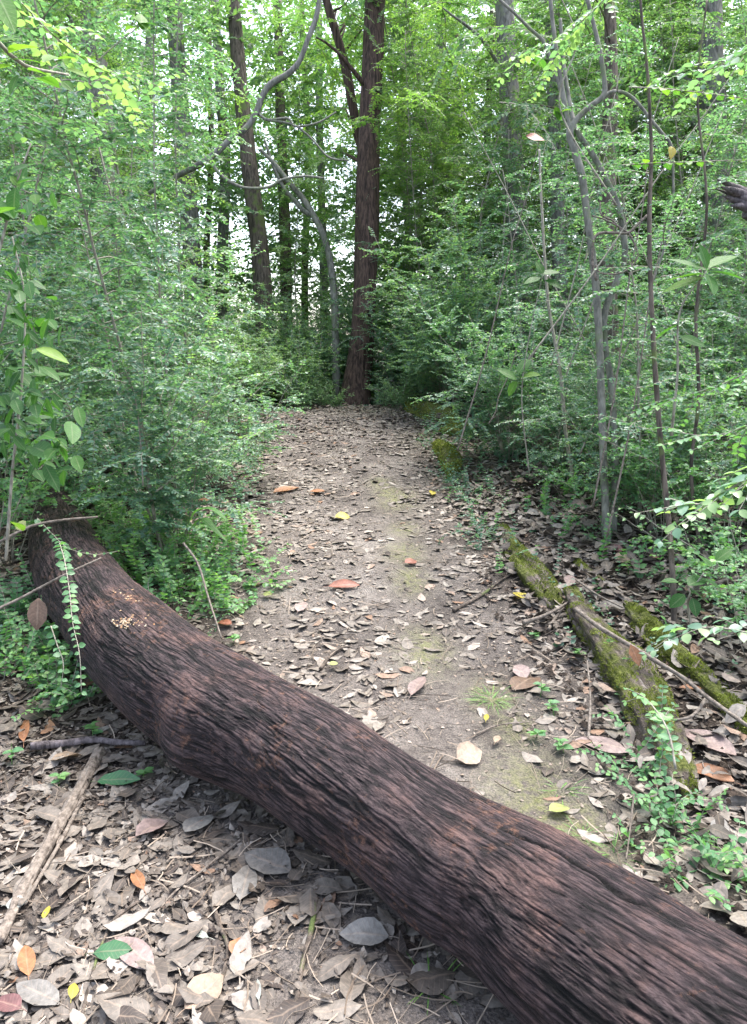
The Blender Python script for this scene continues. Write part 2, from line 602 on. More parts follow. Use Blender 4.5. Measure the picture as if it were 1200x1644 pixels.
# ------------------------------------------------------------------ shapes
def spline(P, ds):
    """Catmull-Rom through the control rows of P (any number of columns), about ds apart"""
    P = np.asarray(P, float)
    A = np.vstack([2 * P[0] - P[1], P, 2 * P[-1] - P[-2]])
    out = []
    for i in range(1, len(A) - 2):
        n = max(2, int(np.ceil(np.linalg.norm((A[i + 1] - A[i])[:3]) / ds)))
        t = np.linspace(0, 1, n, endpoint=False)[:, None]
        a, b, c, d = A[i - 1], A[i], A[i + 1], A[i + 2]
        out.append(0.5 * ((2 * b) + (c - a) * t + (2 * a - 5 * b + 4 * c - d) * t ** 2 + (3 * b - a - 3 * c + d) * t ** 3))
    out.append(P[-1][None])
    return np.vstack(out)


def tube(P, R, sides=5, caps=True):
    P = np.asarray(P, float)
    n = len(P)
    R = np.broadcast_to(np.asarray(R, float), (n,)) if np.ndim(R) < 2 else R
    T = nrm(np.gradient(P, axis=0))
    ref = np.array([0.0, 0, 1]) if abs(T[:, 2]).mean() < 0.8 else np.array([1.0, 0, 0])
    B = nrm(np.cross(T, ref))
    U = np.cross(B, T)
    a = np.linspace(0, 2 * np.pi, sides, endpoint=False)
    rr = R[:, None] if R.ndim == 1 else R
    V = P[:, None] + (B[:, None] * np.cos(a)[None, :, None] + U[:, None] * np.sin(a)[None, :, None]) * rr[..., None]
    V = V.reshape(-1, 3)
    i = np.arange(n - 1)[:, None] * sides
    j = np.arange(sides)[None]
    k = (j + 1) % sides
    F = np.stack([i + j, i + k, i + sides + k, i + sides + j], -1).reshape(-1, 4)
    if caps:
        c0, c1 = len(V), len(V) + 1
        V = np.vstack([V, P[0], P[-1]])
        jj = np.arange(0, sides, 2)
        m_ = (jj + 1) % sides
        q = (jj + 2) % sides
        e = (n - 1) * sides
        F = np.vstack([F, np.stack([np.full_like(jj, c0), q, m_, jj], -1), np.stack([np.full_like(jj, c1), e + jj, e + m_, e + q], -1)])
    return V, F


def join(parts):
    Vs, Fs, o = [], [], 0
    for V, F in parts:
        Vs.append(V)
        Fs.append(F + o)
        o += len(V)
    return np.vstack(Vs), np.vstack(Fs)


def rough_tube(ctrl, ds, sides, amp, fa, fs, seed, twist=0.0, low=0.03, cap=True, wv=0.25, cw=0.16):
    """ctrl rows: x y z r. A woody tube with real ridges along it. Returns V, F, luv, hh"""
    C = spline(ctrl, ds)
    P, R = C[:, :3], C[:, 3]
    n = len(P)
    s = np.concatenate([[0], np.cumsum(np.linalg.norm(np.diff(P, axis=0), axis=1))])
    a = np.linspace(0, 2 * np.pi, sides, endpoint=False)
    A, SS = np.meshgrid(a, s)
    RR = np.repeat(R[:, None], sides, 1)
    lowp = np.stack([np.cos(A) * 1.3, np.sin(A) * 1.3, SS * 2.2], -1)
    warp = fbm(lowp * 0.8, seed + 5, 2) * wv + fbm(np.stack([np.cos(A) * 3, np.sin(A) * 3, SS * 9], -1), seed + 6, 2) * 0.035
    A2 = A + warp + SS * twist
    q = np.stack([np.cos(A2) * RR * fa, np.sin(A2) * RR * fa, SS * fs], -1)
    g1 = np.exp(-(vnoise(q * np.array([.62, .62, .6]), seed) / cw) ** 2)
    g2 = np.exp(-(vnoise(q * np.array([1.5, 1.5, 1.4]), seed + 1) / 0.2) ** 2)
    n2 = fbm(q * np.array([0.45, 0.45, 0.5]), seed + 9, 3)
    g3 = fbm(q * np.array([2.6, 2.6, 4.0]), seed + 2, 3)
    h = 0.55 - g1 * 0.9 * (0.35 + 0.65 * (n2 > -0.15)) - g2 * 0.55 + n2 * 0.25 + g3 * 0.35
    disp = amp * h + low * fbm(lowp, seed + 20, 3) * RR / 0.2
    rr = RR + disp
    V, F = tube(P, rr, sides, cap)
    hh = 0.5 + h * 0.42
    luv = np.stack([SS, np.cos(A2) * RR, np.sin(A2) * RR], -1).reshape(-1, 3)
    hh = hh.reshape(-1)
    if cap:
        luv = np.vstack([luv, luv[0], luv[-1]])
        hh = np.append(hh, [0.3, 0.3])
    return V, F, luv, hh


LOD = {}


def _tmpl(nu):
    u = np.linspace(0, 1, nu)
    w = np.sin(np.pi * u ** 0.85) ** 0.8
    w[0] = 0.06
    w[-1] = 0.02
    U, Vv = np.meshgrid(u, [-1.0, 0.0, 1.0], indexing='ij')
    Wd = np.repeat(w[:, None], 3, 1)
    i = np.arange(nu - 1)[:, None] * 3
    j = np.arange(2)[None]
    F = np.stack([i + j, i + j + 1, i + j + 4, i + j + 3], -1).reshape(-1, 4)
    return U.ravel(), Vv.ravel(), Wd.ravel(), F


LOD['near'] = _tmpl(7)
LOD['wide'] = _tmpl(5)
LOD['mid'] = (np.array([0, .3, .72, 1, .72, .3]), np.array([0, -1., -1, 0, 1, 1]), np.array([0, .95, .75, 0, .75, .95]), np.array([[0, 1, 2, 3], [0, 3, 4, 5]]))
LOD['far'] = (np.array([0, .45, 1, .45]), np.array([0, -1., 0, 1]), np.array([0, 1., 0, 1]), np.array([[0, 1, 2, 3]]))


class Leaves:
    def __init__(self):
        self.q = []

    def add(self, P, D, Nn, L, Wd, R):
        n = len(P)
        b = lambda v: np.broadcast_to(np.asarray(v, float), (n,))
        self.q.append(np.column_stack([P, D, Nn, b(L), b(Wd), b(R)]))

    def arr(self):
        return np.vstack(self.q) if self.q else np.zeros((0, 12))


def leaf_geo(A, lod='mid', fold=0.25, bend=0.18, jag=0.0, seed=1, curl=0.0):
    rng = np.random.default_rng(seed)
    u, v, w, F = LOD[lod]
    n, k = len(A), len(u)
    P, D, Nn = A[:, 0:3], nrm(A[:, 3:6]), A[:, 6:9]
    Sd = nrm(np.cross(D, Nn))
    Nn = np.cross(Sd, D)
    L, Wd, R = A[:, 9], A[:, 10], A[:, 11]
    wv = v * w
    wv = np.repeat(wv[None], n, 0)
    if jag:
        wv = wv * (1 + jag * rng.normal(size=(n, k)))
    bd = bend * (0.6 + 0.8 * rng.random(n))
    fo = fold * (0.3 + 1.2 * rng.random(n))
    cu = curl * rng.normal(size=n)
    z = L[:, None] * (-bd[:, None] * (u ** 2)[None]) + Wd[:, None] * (fo[:, None] * np.abs(wv) + cu[:, None] * wv * u[None])
    if jag:
        z = z + (L * 0.12 * min(jag * 3, 1))[:, None] * rng.normal(size=(n, k)) * 0.6
    V = P[:, None] + D[:, None] * (L[:, None] * u[None])[..., None] + Sd[:, None] * (Wd[:, None] * wv)[..., None] + Nn[:, None] * z[..., None]
    V = V.reshape(-1, 3)
    FF = (np.arange(n)[:, None, None] * k + F[None]).reshape(-1, F.shape[1])
    rnd = np.repeat(R, len(F))
    luv = np.stack([np.tile(u, n), np.tile(v, n), np.repeat(R, k)], -1)
    return V, FF, rnd, luv


def leaf_obj(name, A, mat, parent=None, lod='mid', loc=None, luv=None, **kw):
    V, F, rnd, lv = leaf_geo(A, lod, **kw)
    return mesh(name, V, F, mat, parent, rnd, smooth=lod in ('near', 'wide'), luv=lv if lod in ('near', 'wide') else None)


# ------------------------------------------------------------------ growing
UP = np.array([0.0, 0, 1])


def grow(rng, p0, d0, L, n=8, wob=0.12, droop=0.0):
    P = [np.asarray(p0, float)]
    d = nrm(np.asarray(d0, float))
    st = L / n
    for _ in range(n):
        d = nrm(d + rng.normal(size=3) * wob - UP * droop / n)
        P.append(P[-1] + d * st)
    return np.array(P)


def along(P, t):
    s = np.concatenate([[0], np.cumsum(np.linalg.norm(np.diff(P, axis=0), axis=1))])
    q = np.asarray(t) * s[-1]
    X = np.stack([np.interp(q, s, P[:, k]) for k in range(3)], -1)
    X2 = np.stack([np.interp(q + s[-1] * 0.02, s, P[:, k]) for k in range(3)], -1)
    X1 = np.stack([np.interp(q - s[-1] * 0.02, s, P[:, k]) for k in range(3)], -1)
    return X, nrm(X2 - X1), s[-1]


def leafy(Lv, rng, P, leaf, gap, ratio=0.31, t0=0.08, rmean=0.45, rsd=0.2, tilt=0.62, ahead=0.55):
    """opposite pairs of leaves along a twig, held in a flat spray"""
    L = np.linalg.norm(np.diff(P, axis=0), axis=1).sum()
    n = max(2, int(L * (1 - t0) / gap))
    t = np.linspace(t0, 1, n)
    X, T, _ = along(P, t)
    side = np.cross(T, UP)
    bad = np.linalg.norm(side, axis=1) < 0.35
    side[bad] = np.array([1.0, 0.3, 0])
    side = nrm(side)
    for s in (-1, 1):
        D = nrm(T * ahead + side * s + rng.normal(size=(n, 3)) * 0.22)
        Nn = nrm(np.cross(side, T) * np.sign(np.cross(side, T)[:, 2:3] + 1e-6) + UP * 0.5 + rng.normal(size=(n, 3)) * tilt)
        sz = leaf * (1 - 0.45 * (t - t0) ** 2) * rng.uniform(0.7, 1.15, n)
        keep = rng.random(n) > 0.08
        R = np.clip(rmean + rsd * rng.normal(size=n) + 0.25 * (t - 0.5), 0, 1)
        Lv.add(X[keep], D[keep], Nn[keep], sz[keep], sz[keep] * ratio, R[keep])


def shrub(rng, h, spread, nstem, leaf=0.026, gap=0.015, branch_gap=0.075, woody=0.006, low=0.12, rmean=0.42, ratio=0.36):
    Lv, tb = Leaves(), []
    for i in range(nstem):
        az = i * 2.4 + rng.uniform(-0.5, 0.5)
        lean = rng.uniform(0.1, 1.0) * spread / h
        out = np.array([math.cos(az), math.sin(az), 0])
        L = h * rng.uniform(0.7, 1.15)
        P = grow(rng, out * 0.04 * spread, UP + out * lean, L, 9, 0.10, 0.35 * lean + 0.1)
        tb.append(tube(P, np.linspace(woody, woody * 0.25, len(P)), 5))
        nb = int(L / branch_gap)
        for k in range(nb):
            t = low + (1 - low) * (k + rng.random() * 0.6) / nb
            X, T, _ = along(P, [min(t, 0.99)])
            a2 = rng.uniform(0, 2 * np.pi)
            o2 = np.array([math.cos(a2), math.sin(a2), 0.0])
            bl = (0.20 + 0.30 * rng.random()) * h * (1.12 - t) ** 0.7
            B = grow(rng, X[0], T[0] * 0.7 + o2 + UP * 0.2, bl, 5, 0.13, 0.5)
            tb.append(tube(B, np.linspace(woody * 0.35, woody * 0.12, len(B)), 3, False))
            leafy(Lv, rng, B, leaf, gap, rmean=rmean, ratio=ratio)
            if bl > 0.2:
                for m_ in range(3):
                    X2, T2, _ = along(B, [rng.uniform(0.25, 0.8)])
                    sd = nrm(np.cross(T2[0], UP)) * (1 if m_ % 2 else -1)
                    C = grow(rng, X2[0], T2[0] * 0.7 + sd + rng.normal(size=3) * 0.2, bl * rng.uniform(0.3, 0.55), 4, 0.1, 0.4)
                    tb.append(tube(C, np.linspace(woody * 0.18, woody * 0.08, len(C)), 3, False))
                    leafy(Lv, rng, C, leaf * 0.92, gap, rmean=rmean + 0.08, ratio=ratio)
    return Lv.arr(), join(tb)


def sapling(rng, h, reach, nb=30, leaf=0.03, gap=0.02, rad=0.012, low=0.18, lean=0.08, rmean=0.5):
    Lv, tb = Leaves(), []
    P = grow(rng, (0, 0, 0), UP + np.array([rng.normal() * lean, rng.normal() * lean, 0]), h, 14, 0.05, 0.0)
    tb.append(tube(P, np.linspace(rad, rad * 0.3, len(P)), 6))
    for k in range(nb):
        t = low + (1 - low) * (k + rng.random()) / nb
        X, T, _ = along(P, [min(t, 0.99)])
        a2 = k * 2.4 + rng.uniform(-0.6, 0.6)
        o2 = np.array([math.cos(a2), math.sin(a2), 0.0])
        bl = reach * rng.uniform(0.45, 1.0) * (1.15 - t * 0.75)
        B = grow(rng, X[0], UP * 0.65 + o2, bl, 7, 0.13, 0.9)
        tb.append(tube(B, np.linspace(rad * 0.33, rad * 0.1, len(B)), 4, False))
        leafy(Lv, rng, B, leaf, gap, rmean=rmean, t0=0.2)
        for m_ in range(6):
            X2, T2, _ = along(B, [rng.uniform(0.2, 0.95)])
            sd = nrm(np.cross(T2[0], UP)) * (1 if m_ % 2 else -1)
            C = grow(rng, X2[0], T2[0] * 0.8 + sd + rng.normal(size=3) * 0.25, bl * rng.uniform(0.25, 0.5), 4, 0.1, 0.4)
            tb.append(tube(C, np.linspace(rad * 0.16, rad * 0.07, len(C)), 3, False))
            leafy(Lv, rng, C, leaf * 0.95, gap, rmean=rmean)
    return Lv.arr(), join(tb)


def cluster(rng, leaf=0.060, gap=0.030, L=1.1):
    """one leafy bough, pointing along +x"""
    Lv, tb = Leaves(), []
    B = grow(rng, (0, 0, 0), (1, 0, 0.25), L, 6, 0.12, 0.7)
    tb.append(tube(B, np.linspace(0.008, 0.003, len(B)), 3, False))
    leafy(Lv, rng, B, leaf, gap, rmean=0.5)
    for m_ in range(9):
        X2, T2, _ = along(B, [rng.uniform(0.15, 0.98)])
        sd = nrm(np.cross(T2[0], UP)) * (1 if m_ % 2 else -1)
        C = grow(rng, X2[0], T2[0] * 0.6 + sd + rng.normal(size=3) * 0.35, L * rng.uniform(0.25, 0.5), 4, 0.13, 0.6)
        tb.append(tube(C, np.linspace(0.003, 0.0015, len(C)), 3, False))
        leafy(Lv, rng, C, leaf, gap, rmean=0.5)
    return Lv.arr(), join(tb)


def rotz(a):
    c, s = math.cos(a), math.sin(a)
    return np.array([[c, -s, 0], [s, c, 0], [0, 0, 1]])


def place(A, R, sc, off, dr=0.0):
    B = A.copy()
    B[:, 0:3] = A[:, 0:3] @ R.T * sc + off
    B[:, 3:6] = A[:, 3:6] @ R.T
    B[:, 6:9] = A[:, 6:9] @ R.T
    B[:, 9:11] = A[:, 9:11] * sc
    B[:, 11] = np.clip(A[:, 11] + dr, 0, 1)
    return B


def in_gap(x, y, z, pad=0.0):
    """the bright opening in the wood beyond the crest, left of the red tree"""
    r = x / max(y, 0.1)
    e = (z - 1.5) / max(y, 0.1)
    return y > 7.5 and -0.255 - pad < r < -0.105 + pad and e > 0.085 - 0.25 * abs(r + 0.18)


# ================================================================== GROUND
def axis(lo, hi, step, far, g=1.16):
    a = list(np.arange(lo, hi + 1e-6, step))
    s = step
    b = [hi]
    while b[-1] < far:
        s *= g
        b.append(b[-1] + s)
    s = step
    c = [lo]
    while c[-1] > -far:
        s *= g
        c.append(c[-1] - s)
    return np.array(c[:0:-1] + a + b[1:])


MOSS_SPOTS = [(640, 800, .16), (625, 790, .12), (650, 890, .12), (680, 1045, .13), (660, 930, .1), (610, 775, .1), (790, 1120, .1), (860, 1290, .16), (920, 1330, .14), (650, 850, .1), (735, 760, .2), (700, 700, .3), (520, 650, .4), (580, 655, .35), (830, 1170, .08)]
gx = axis(-3.6, 3.8, 0.022, 300)
gy = axis(0.5, 10.5, 0.026, 300)
X, Y = np.meshgrid(gx, gy)
Z = H(X, Y)
off = np.abs(X + 0.05 * fbm2(X, Y, 1.7, 31) * 3 - path_c(Y)) - path_hw(Y)
pm = 1 - sstep(-0.25, 0.35, off)
mossm = np.zeros_like(X)
for px, py, r in MOSS_SPOTS:
    g = ground_at(px, py)
    mossm = np.maximum(mossm, np.exp(-(((X - g[0]) ** 2 + ((Y - g[1]) / 1.7) ** 2) / r ** 2)))
near = np.exp(-((X / 6) ** 2 + ((Y - 4) / 6) ** 2))
Z = Z + (fbm2(X, Y, 22, 41, 3) * 0.006 + fbm2(X, Y, 55, 45, 2) * 0.003) * near
V = np.stack([X, Y, Z], -1).reshape(-1, 3)
ny, nx = X.shape
i = np.arange(ny - 1)[:, None] * nx
j = np.arange(nx - 1)[None]
F = np.stack([i + j, i + j + 1, i + j + nx + 1, i + j + nx], -1).reshape(-1, 4)
go = mesh('ground', V, F, G['ground'], smooth=True, luv=np.stack([pm, mossm, near], -1).reshape(-1, 3))
tag(go, 'bare earth trail rising between leafy banks to a low crest', 'ground', kind='structure')

# ================================================================== FALLEN LOG
lc = []
for px, py, z, w in ((86, 806, .50, 60), (90, 838, .47, 88), (102, 878, .44, 112), (124, 925, .42, 132), (178, 1006, .39, 156), (251, 1075, .36, 178), (346, 1144, .32, 196), (441, 1194, .30, 216), (537, 1257, .28, 230), (640, 1330, .265, 236), (734, 1396, .255, 254), (825, 1453, .25, 284), (925, 1530, .24, 330), (1200, 1725, .24, 425), (1500, 1930, .24, 540)):
    z *= 0.93
    py -= 9 if py > 950 else 0
    k = SP + (py - 822) / FPX * CP
    d = (CZ - z) / k
    lc.append((*at(px, py, d), w * (0.92 if px < 360 else 0.86) * d / FPX / 2))
lc = np.array(lc)
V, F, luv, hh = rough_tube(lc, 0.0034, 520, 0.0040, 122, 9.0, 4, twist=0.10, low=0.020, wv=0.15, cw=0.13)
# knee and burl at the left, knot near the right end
axp = spline(lc, 0.0034)


def bump_at(px, py, z, r, amp):
    c = at_z(px, py, z)
    d = np.linalg.norm(V - c, axis=1)
    k = int(np.argmin(np.linalg.norm(axp[:, :3] - c, axis=1)))
    outv = nrm(V - axp[k, :3])
    return np.exp(-(d / r) ** 2)[:, None] * outv * amp


V = V + bump_at(300, 1205, .22, .11, .035) + bump_at(250, 1150, .3, .09, -.018) + bump_at(330, 1290, .12, .1, .02)
V = V + bump_at(990, 1500, .46, .05, .012) + bump_at(940, 1525, .46, .025, .014) + bump_at(640, 1500, .12, .14, .015)
cr3 = []
for px, py in ((1095, 1478), (1060, 1458), (1040, 1447), (1012, 1441), (990, 1428), (960, 1405), (925, 1386), (890, 1364), (850, 1347), (800, 1322)):
    for z in np.linspace(.62, .2, 85):
        p_ = at_z(px, py, z)
        k = int(np.argmin(np.linalg.norm(axp[:, :3] - p_, axis=1)))
        if np.linalg.norm(axp[k, :3] - p_) <= axp[k, 3]:
            break
    cr3.append(p_)
for crack, dep, wid in ((spline(cr3, .004), .016, .0055),):
    nearv = np.where((np.abs(V - crack.mean(0)).max(1) < .5))[0]
    dm = np.full(len(nearv), 9.0)
    for q_ in crack:
        dm = np.minimum(dm, np.linalg.norm(V[nearv] - q_, axis=1))
    kk = np.array([np.argmin(((axp[::8, :3] - v_) ** 2).sum(1)) for v_ in V[nearv[dm < .03]]]) * 8
    sel = nearv[dm < .03]
    g_ = np.exp(-(np.maximum(dm[dm < .03] - .002, 0) / wid) ** 2)
    V[sel] -= nrm(V[sel] - axp[kk, :3]) * (g_ * dep)[:, None]
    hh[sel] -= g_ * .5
log = thing('fallen_log', 'massive dark ridged log lying slantwise across the trail', 'log', tuple(lc[8, :3] * [1, 1, 0]))
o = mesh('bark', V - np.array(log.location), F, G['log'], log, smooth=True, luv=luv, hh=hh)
# long split along the near end, and the pale fungus patch
cr = [(1085, 1462), (1040, 1447), (1000, 1435), (960, 1405), (900, 1370), (840, 1345), (800, 1322)]


def on_log(px, py, lift=0.0):
    best = None
    for z in np.linspace(.1, .62, 105):
        p = at_z(px, py, z)
        d = np.linalg.norm(axp[:, :3] - p, axis=1)
        k = int(np.argmin(d))
        if d[k] <= axp[k, 3] + 0.012:
            best = p, k
    p, k = best
    o_ = p - axp[k, :3]
    t = nrm(axp[min(k + 3, len(axp) - 1), :3] - axp[max(k - 3, 0), :3])
    o_ = nrm(o_ - t * (o_ @ t))
    # sit on the real bark there
    near_ = V[np.argmin(np.linalg.norm(V - (axp[k, :3] + o_ * axp[k, 3]), axis=1))]
    return near_ + o_ * lift, o_, t


rng = np.random.default_rng(77)
FG = leaf_mat('fungus', [(0.0, (0.26, 0.13, 0.06)), (0.5, (0.36, 0.25, 0.15)), (1.0, (0.46, 0.40, 0.31))], 0.1, 0.7, 0.3)
for (px, py, n_, sp) in ((197, 997, 60, 11), (193, 950, 9, 14), (220, 988, 14, 18), (210, 957, 8, 9)):
    fung = Leaves()
    for q in range(n_):
        x_, y_ = px + rng.normal() * sp * 0.8, py + rng.normal() * sp * 0.5
        p, nn, t_ = on_log(x_, y_, 0.0015)
        dd = nrm(np.cross(nn, rng.normal(size=3)))
        fung.add([p], [dd], [nn], rng.uniform(.006, .013), rng.uniform(.003, .006), rng.random())
    A = fung.arr()
    A[:, :3] -= np.array(log.location)
    leaf_obj('fungus_patch', A, FG, log, 'mid', fold=-0.5, bend=-0.2)

# ================================================================== TREES
cl_rng = np.random.default_rng(5)
CLUSTERS = [cluster(cl_rng) for _ in range(5)]
CLUSTERS_B = [cluster(cl_rng, leaf=0.075, gap=0.04, L=1.3) for _ in range(3)]


def crown_of(rng, spots, lib, sc=(0.8, 1.4), dr=0.0, outward=None):
    A, tb = [], []
    for p in spots:
        if in_gap(p[0], p[1], p[2]) and rng.random() < .25:
            continue
        a, t = lib[rng.integers(len(lib))]
        R = rotz(rng.uniform(0, 2 * np.pi))
        tl = rng.normal() * 0.3
        c, s = math.cos(tl), math.sin(tl)
        R = R @ np.array([[c, 0, s], [0, 1, 0], [-s, 0, c]])
        k = rng.uniform(*sc)
        A.append(place(a, R, k, p, dr + rng.normal() * 0.12))
        tb.append((t[0] @ R.T * k + p, t[1]))
    return (np.vstack(A), join(tb)) if A else (None, None)


def tree(name, label, ctrl, mat, leafm, seed, crown=(3.0, 9.0, 2.2, 30), sides=22, amp=0.012, fa=30, fs=2, cat='tree', group=None, limbs=4, lib=None, sc=(0.8, 1.4), dr=0.0, ds=0.05, lod='far'):
    """ctrl rows x y z r from the foot up"""
    rng = np.random.default_rng(seed)
    ctrl = np.array(ctrl, float)
    base = ctrl[0, :3].copy()
    t = thing(name, label, cat, tuple(base), 0, group)
    V, F, luv, hh = rough_tube(ctrl, ds, sides, amp, fa, fs, seed, low=0.02)
    top = ctrl[-1, :3]
    parts = [(V, F)]
    spots = []
    z0, z1, rad, n = crown
    if n:
        C = spline(ctrl, 0.1)
        for k in range(n):
            z = rng.uniform(z0, z1)
            a = rng.uniform(0, 2 * np.pi)
            r = rad * math.sqrt(rng.uniform(0.05, 1)) * (1.1 - 0.3 * (z - z0) / (z1 - z0))
            if z < C[-1, 2]:
                q = C[np.argmin(np.abs(C[:, 2] - z)), :3]
            else:
                q = C[-1, :3] + np.array([0, 0, z - C[-1, 2]])
            spots.append(np.array([q[0] + math.cos(a) * r, q[1] + math.sin(a) * r, z]))
            if k % max(1, n // max(limbs, 1)) == 0 and not in_gap(*spots[-1]):
                q0 = C[np.argmin(np.abs(C[:, 2] - (z - r * 0.6))), :3]
                mid = (q0 + spots[-1]) / 2 + UP * 0.15 + rng.normal(size=3) * 0.1
                lr = ctrl[-1, 3] * 0.35
                parts.append(tube(spline([q0, mid, spots[-1]], 0.2), np.linspace(lr, lr * 0.25, len(spline([q0, mid, spots[-1]], 0.2))), 6))
    Vj, Fj = join(parts)
    pad = len(Vj) - len(V)
    mesh('trunk', Vj - base, Fj, mat, t, smooth=True, luv=np.vstack([luv, np.zeros((pad, 3))]), hh=np.append(hh, np.full(pad, 0.5)))
    if n:
        A, tb = crown_of(rng, spots, lib or CLUSTERS, sc, dr)
        if A is not None:
            Vl, Fl, rnd, _ = leaf_geo(A, lod)
            Vt, Ft = tb
            mesh('crown', np.vstack([Vl, Vt]) - base, np.vstack([Fl, Ft + len(Vl)]), [leafm, G['twig']], t, rnd=np.append(rnd, np.full(len(Ft), 0.5)), mi=np.append(np.zeros(len(Fl)), np.ones(len(Ft))))
    return t


def px_path(rows):
    """rows of (px, py, depth, width_px) -> x y z r"""
    return [(*at(px, py, d), w * d / FPX / 2) for px, py, d, w in rows]


# the tall red-barked tree past the crest
D = 11.3
tree('red_barked_tree', 'tall straight reddish fibrous-barked tree past the trail crest', px_path([(568, 668, 11.3, 57), (573, 620, 11.3, 45), (580, 560, 11.3, 37), (586, 470, 11.3, 35), (589, 380, 11.3, 37), (592, 250, 11.3, 34), (598, 120, 11.3, 34), (603, 0, 11.3, 32), (612, -160, 11.3, 30), (620, -330, 11.3, 26)]),
     G['redbark'], G['sunny'], 11, crown=(4.6, 8.5, 1.9, 34), sides=64, amp=0.014, fa=30, fs=1.2, ds=0.03, dr=0.05)
rng = np.random.default_rng(111)
b_ = at(576, 640, 11.2)
sp_ = [at(rng.choice([560, 612, 600, 575]) + rng.normal() * 10, py_, 11.0 + rng.normal() * .15) for py_ in (140, 255, 300, 340, 395, 420, 450, 480, 505, 540, 560)]
A, tb = crown_of(rng, sp_, CLUSTERS, (.3, .5))
Vl, Fl, rnd, _ = leaf_geo(A, 'far')
t = thing('climbing_vine', 'loose leafy climber clinging to the tall red-barked trunk', 'vine', tuple(b_))
mesh('stem', tb[0] - b_, tb[1], G['twig'], t)
mesh('foliage', Vl - b_, Fl, G['privet'], t, rnd=rnd)
tree('leaning_tree', 'thin reddish tree leaning against the tall red trunk', px_path([(585, 640, 12.0, 20), (586, 420, 12.0, 18), (583, 260, 12.0, 16), (572, 200, 11.9, 15), (553, 100, 11.8, 14), (527, 10, 11.7, 13), (500, -90, 11.6, 12)]),
     G['redbark'], G['far'], 12, crown=(6.5, 8.5, 0.9, 7), sides=14, amp=0.006)
tree('broad_grey_tree', 'broad pale grey trunk mostly hidden by foliage at upper left', px_path([(182, 640, 11, 46), (176, 400, 11, 42), (163, 200, 11, 38), (150, 60, 11, 35), (138, -100, 11, 32)]),
     G['greybark'], G['far'], 13, crown=(4.2, 7.5, 1.7, 16), sides=24)
tree('smooth_grey_tree', 'smooth grey trunk with bright sky on its right side', px_path([(318, 640, 13.5, 32), (308, 400, 13.5, 29), (297, 250, 13.5, 27), (287, 120, 13.5, 25), (279, 0, 13.5, 23), (270, -130, 13.5, 20)]),
     G['greybark'], G['far'], 14, crown=(6.6, 9.0, 1.4, 10), sides=20)
tree('brown_leaning_tree', 'brown rough trunk standing before the brightest sky gap', px_path([(430, 640, 13, 30), (420, 430, 13, 28), (408, 330, 13, 27), (393, 200, 13, 24), (382, 90, 13, 22), (375, 0, 13, 20), (362, -130, 13, 18)]),
     G['brownbark'], G['far'], 15, crown=(6.8, 8.8, 1.3, 12), sides=22, limbs=5)
tree('mossy_green_tree', 'slim greenish trunk right of the brown trunk in the gap', px_path([(462, 640, 15.5, 20), (459, 430, 15.5, 19), (455, 300, 15.5, 17), (450, 150, 15.5, 15), (446, 0, 15.5, 14)]),
     G['brownbark'], G['far'], 16, crown=(5.6, 9.0, 1.1, 9), sides=12, amp=0.005)
tree('twin_grey_tree', 'slim grey trunk between the smooth grey and brown trunks', px_path([(352, 640, 16, 20), (358, 400, 16, 18), (362, 270, 16, 17), (352, 120, 16, 15), (345, 0, 16, 13)]),
     G['greybark'], G['far'], 17, crown=(7.0, 10.0, 1.4, 9), sides=12, amp=0.005)
tree('slender_backlit_tree', 'very slender dark stem crossing the sky gap', px_path([(338, 640, 17, 10), (332, 420, 17, 10), (340, 250, 17, 9), (336, 100, 17, 8), (340, -30, 17, 7)]),
     G['brownbark'], G['far'], 18, crown=(7.6, 9.6, 1.2, 6), sides=8, amp=0.002)
tree('pale_mottled_tree', 'pale grey mottled trunk in the understorey right of centre', px_path([(850, 690, 11, 40), (842, 520, 11, 37), (830, 350, 11, 34), (821, 200, 11, 31), (814, 80, 11, 29), (806, -80, 11, 26)]),
     G['greybark'], G['sunny'], 19, crown=(4.8, 8.0, 1.6, 14), sides=24)
tree('shaded_grey_tree', 'faint grey trunk deep in shade at the far right', px_path([(1165, 700, 11.5, 46), (1160, 500, 11.5, 44), (1150, 300, 11.5, 42), (1143, 120, 11.5, 39), (1137, -60, 11.5, 36)]),
     G['greybark'], G['far'], 20, crown=(5.0, 8.0, 2.0, 16), sides=24)
tree('dark_stemmed_tree', 'dark crooked double stem behind the pale forked sapling', px_path([(985, 700, 8.5, 26), (980, 520, 8.5, 25), (972, 380, 8.5, 27), (978, 240, 8.5, 24), (982, 120, 8.5, 20), (978, 0, 8.5, 16), (970, -100, 8.5, 12)]),
     G['brownbark'], G['far'], 21, crown=(3.8, 6.0, 1.4, 12), sides=18, amp=0.01)
tree('thin_pale_tree', 'thin pale trunk just right of the mottled grey trunk', px_path([(905, 680, 10, 24), (900, 500, 10, 23), (896, 340, 10, 21), (890, 180, 10, 19), (884, 20, 10, 17), (880, -80, 10, 15)]),
     G['greybark'], G['far'], 22, crown=(4.6, 7.0, 1.2, 10), sides=16)
LAND = ((-30, 'beyond the left frame edge'), (80, 'at the left frame edge'), (200, 'below the broad grey trunk'), (330, 'below the smooth grey trunk'), (440, 'below the bright sky gap'), (560, 'just left of the red-barked tree'), (640, 'by the red-barked tree'), (760, 'just right of the red-barked tree'), (880, 'below the pale mottled trunk'), (1000, 'behind the elbow-forked sapling'), (1100, 'behind the brown sapling'), (1230, 'at the right frame edge'), (9e9, 'beyond the right frame edge'))
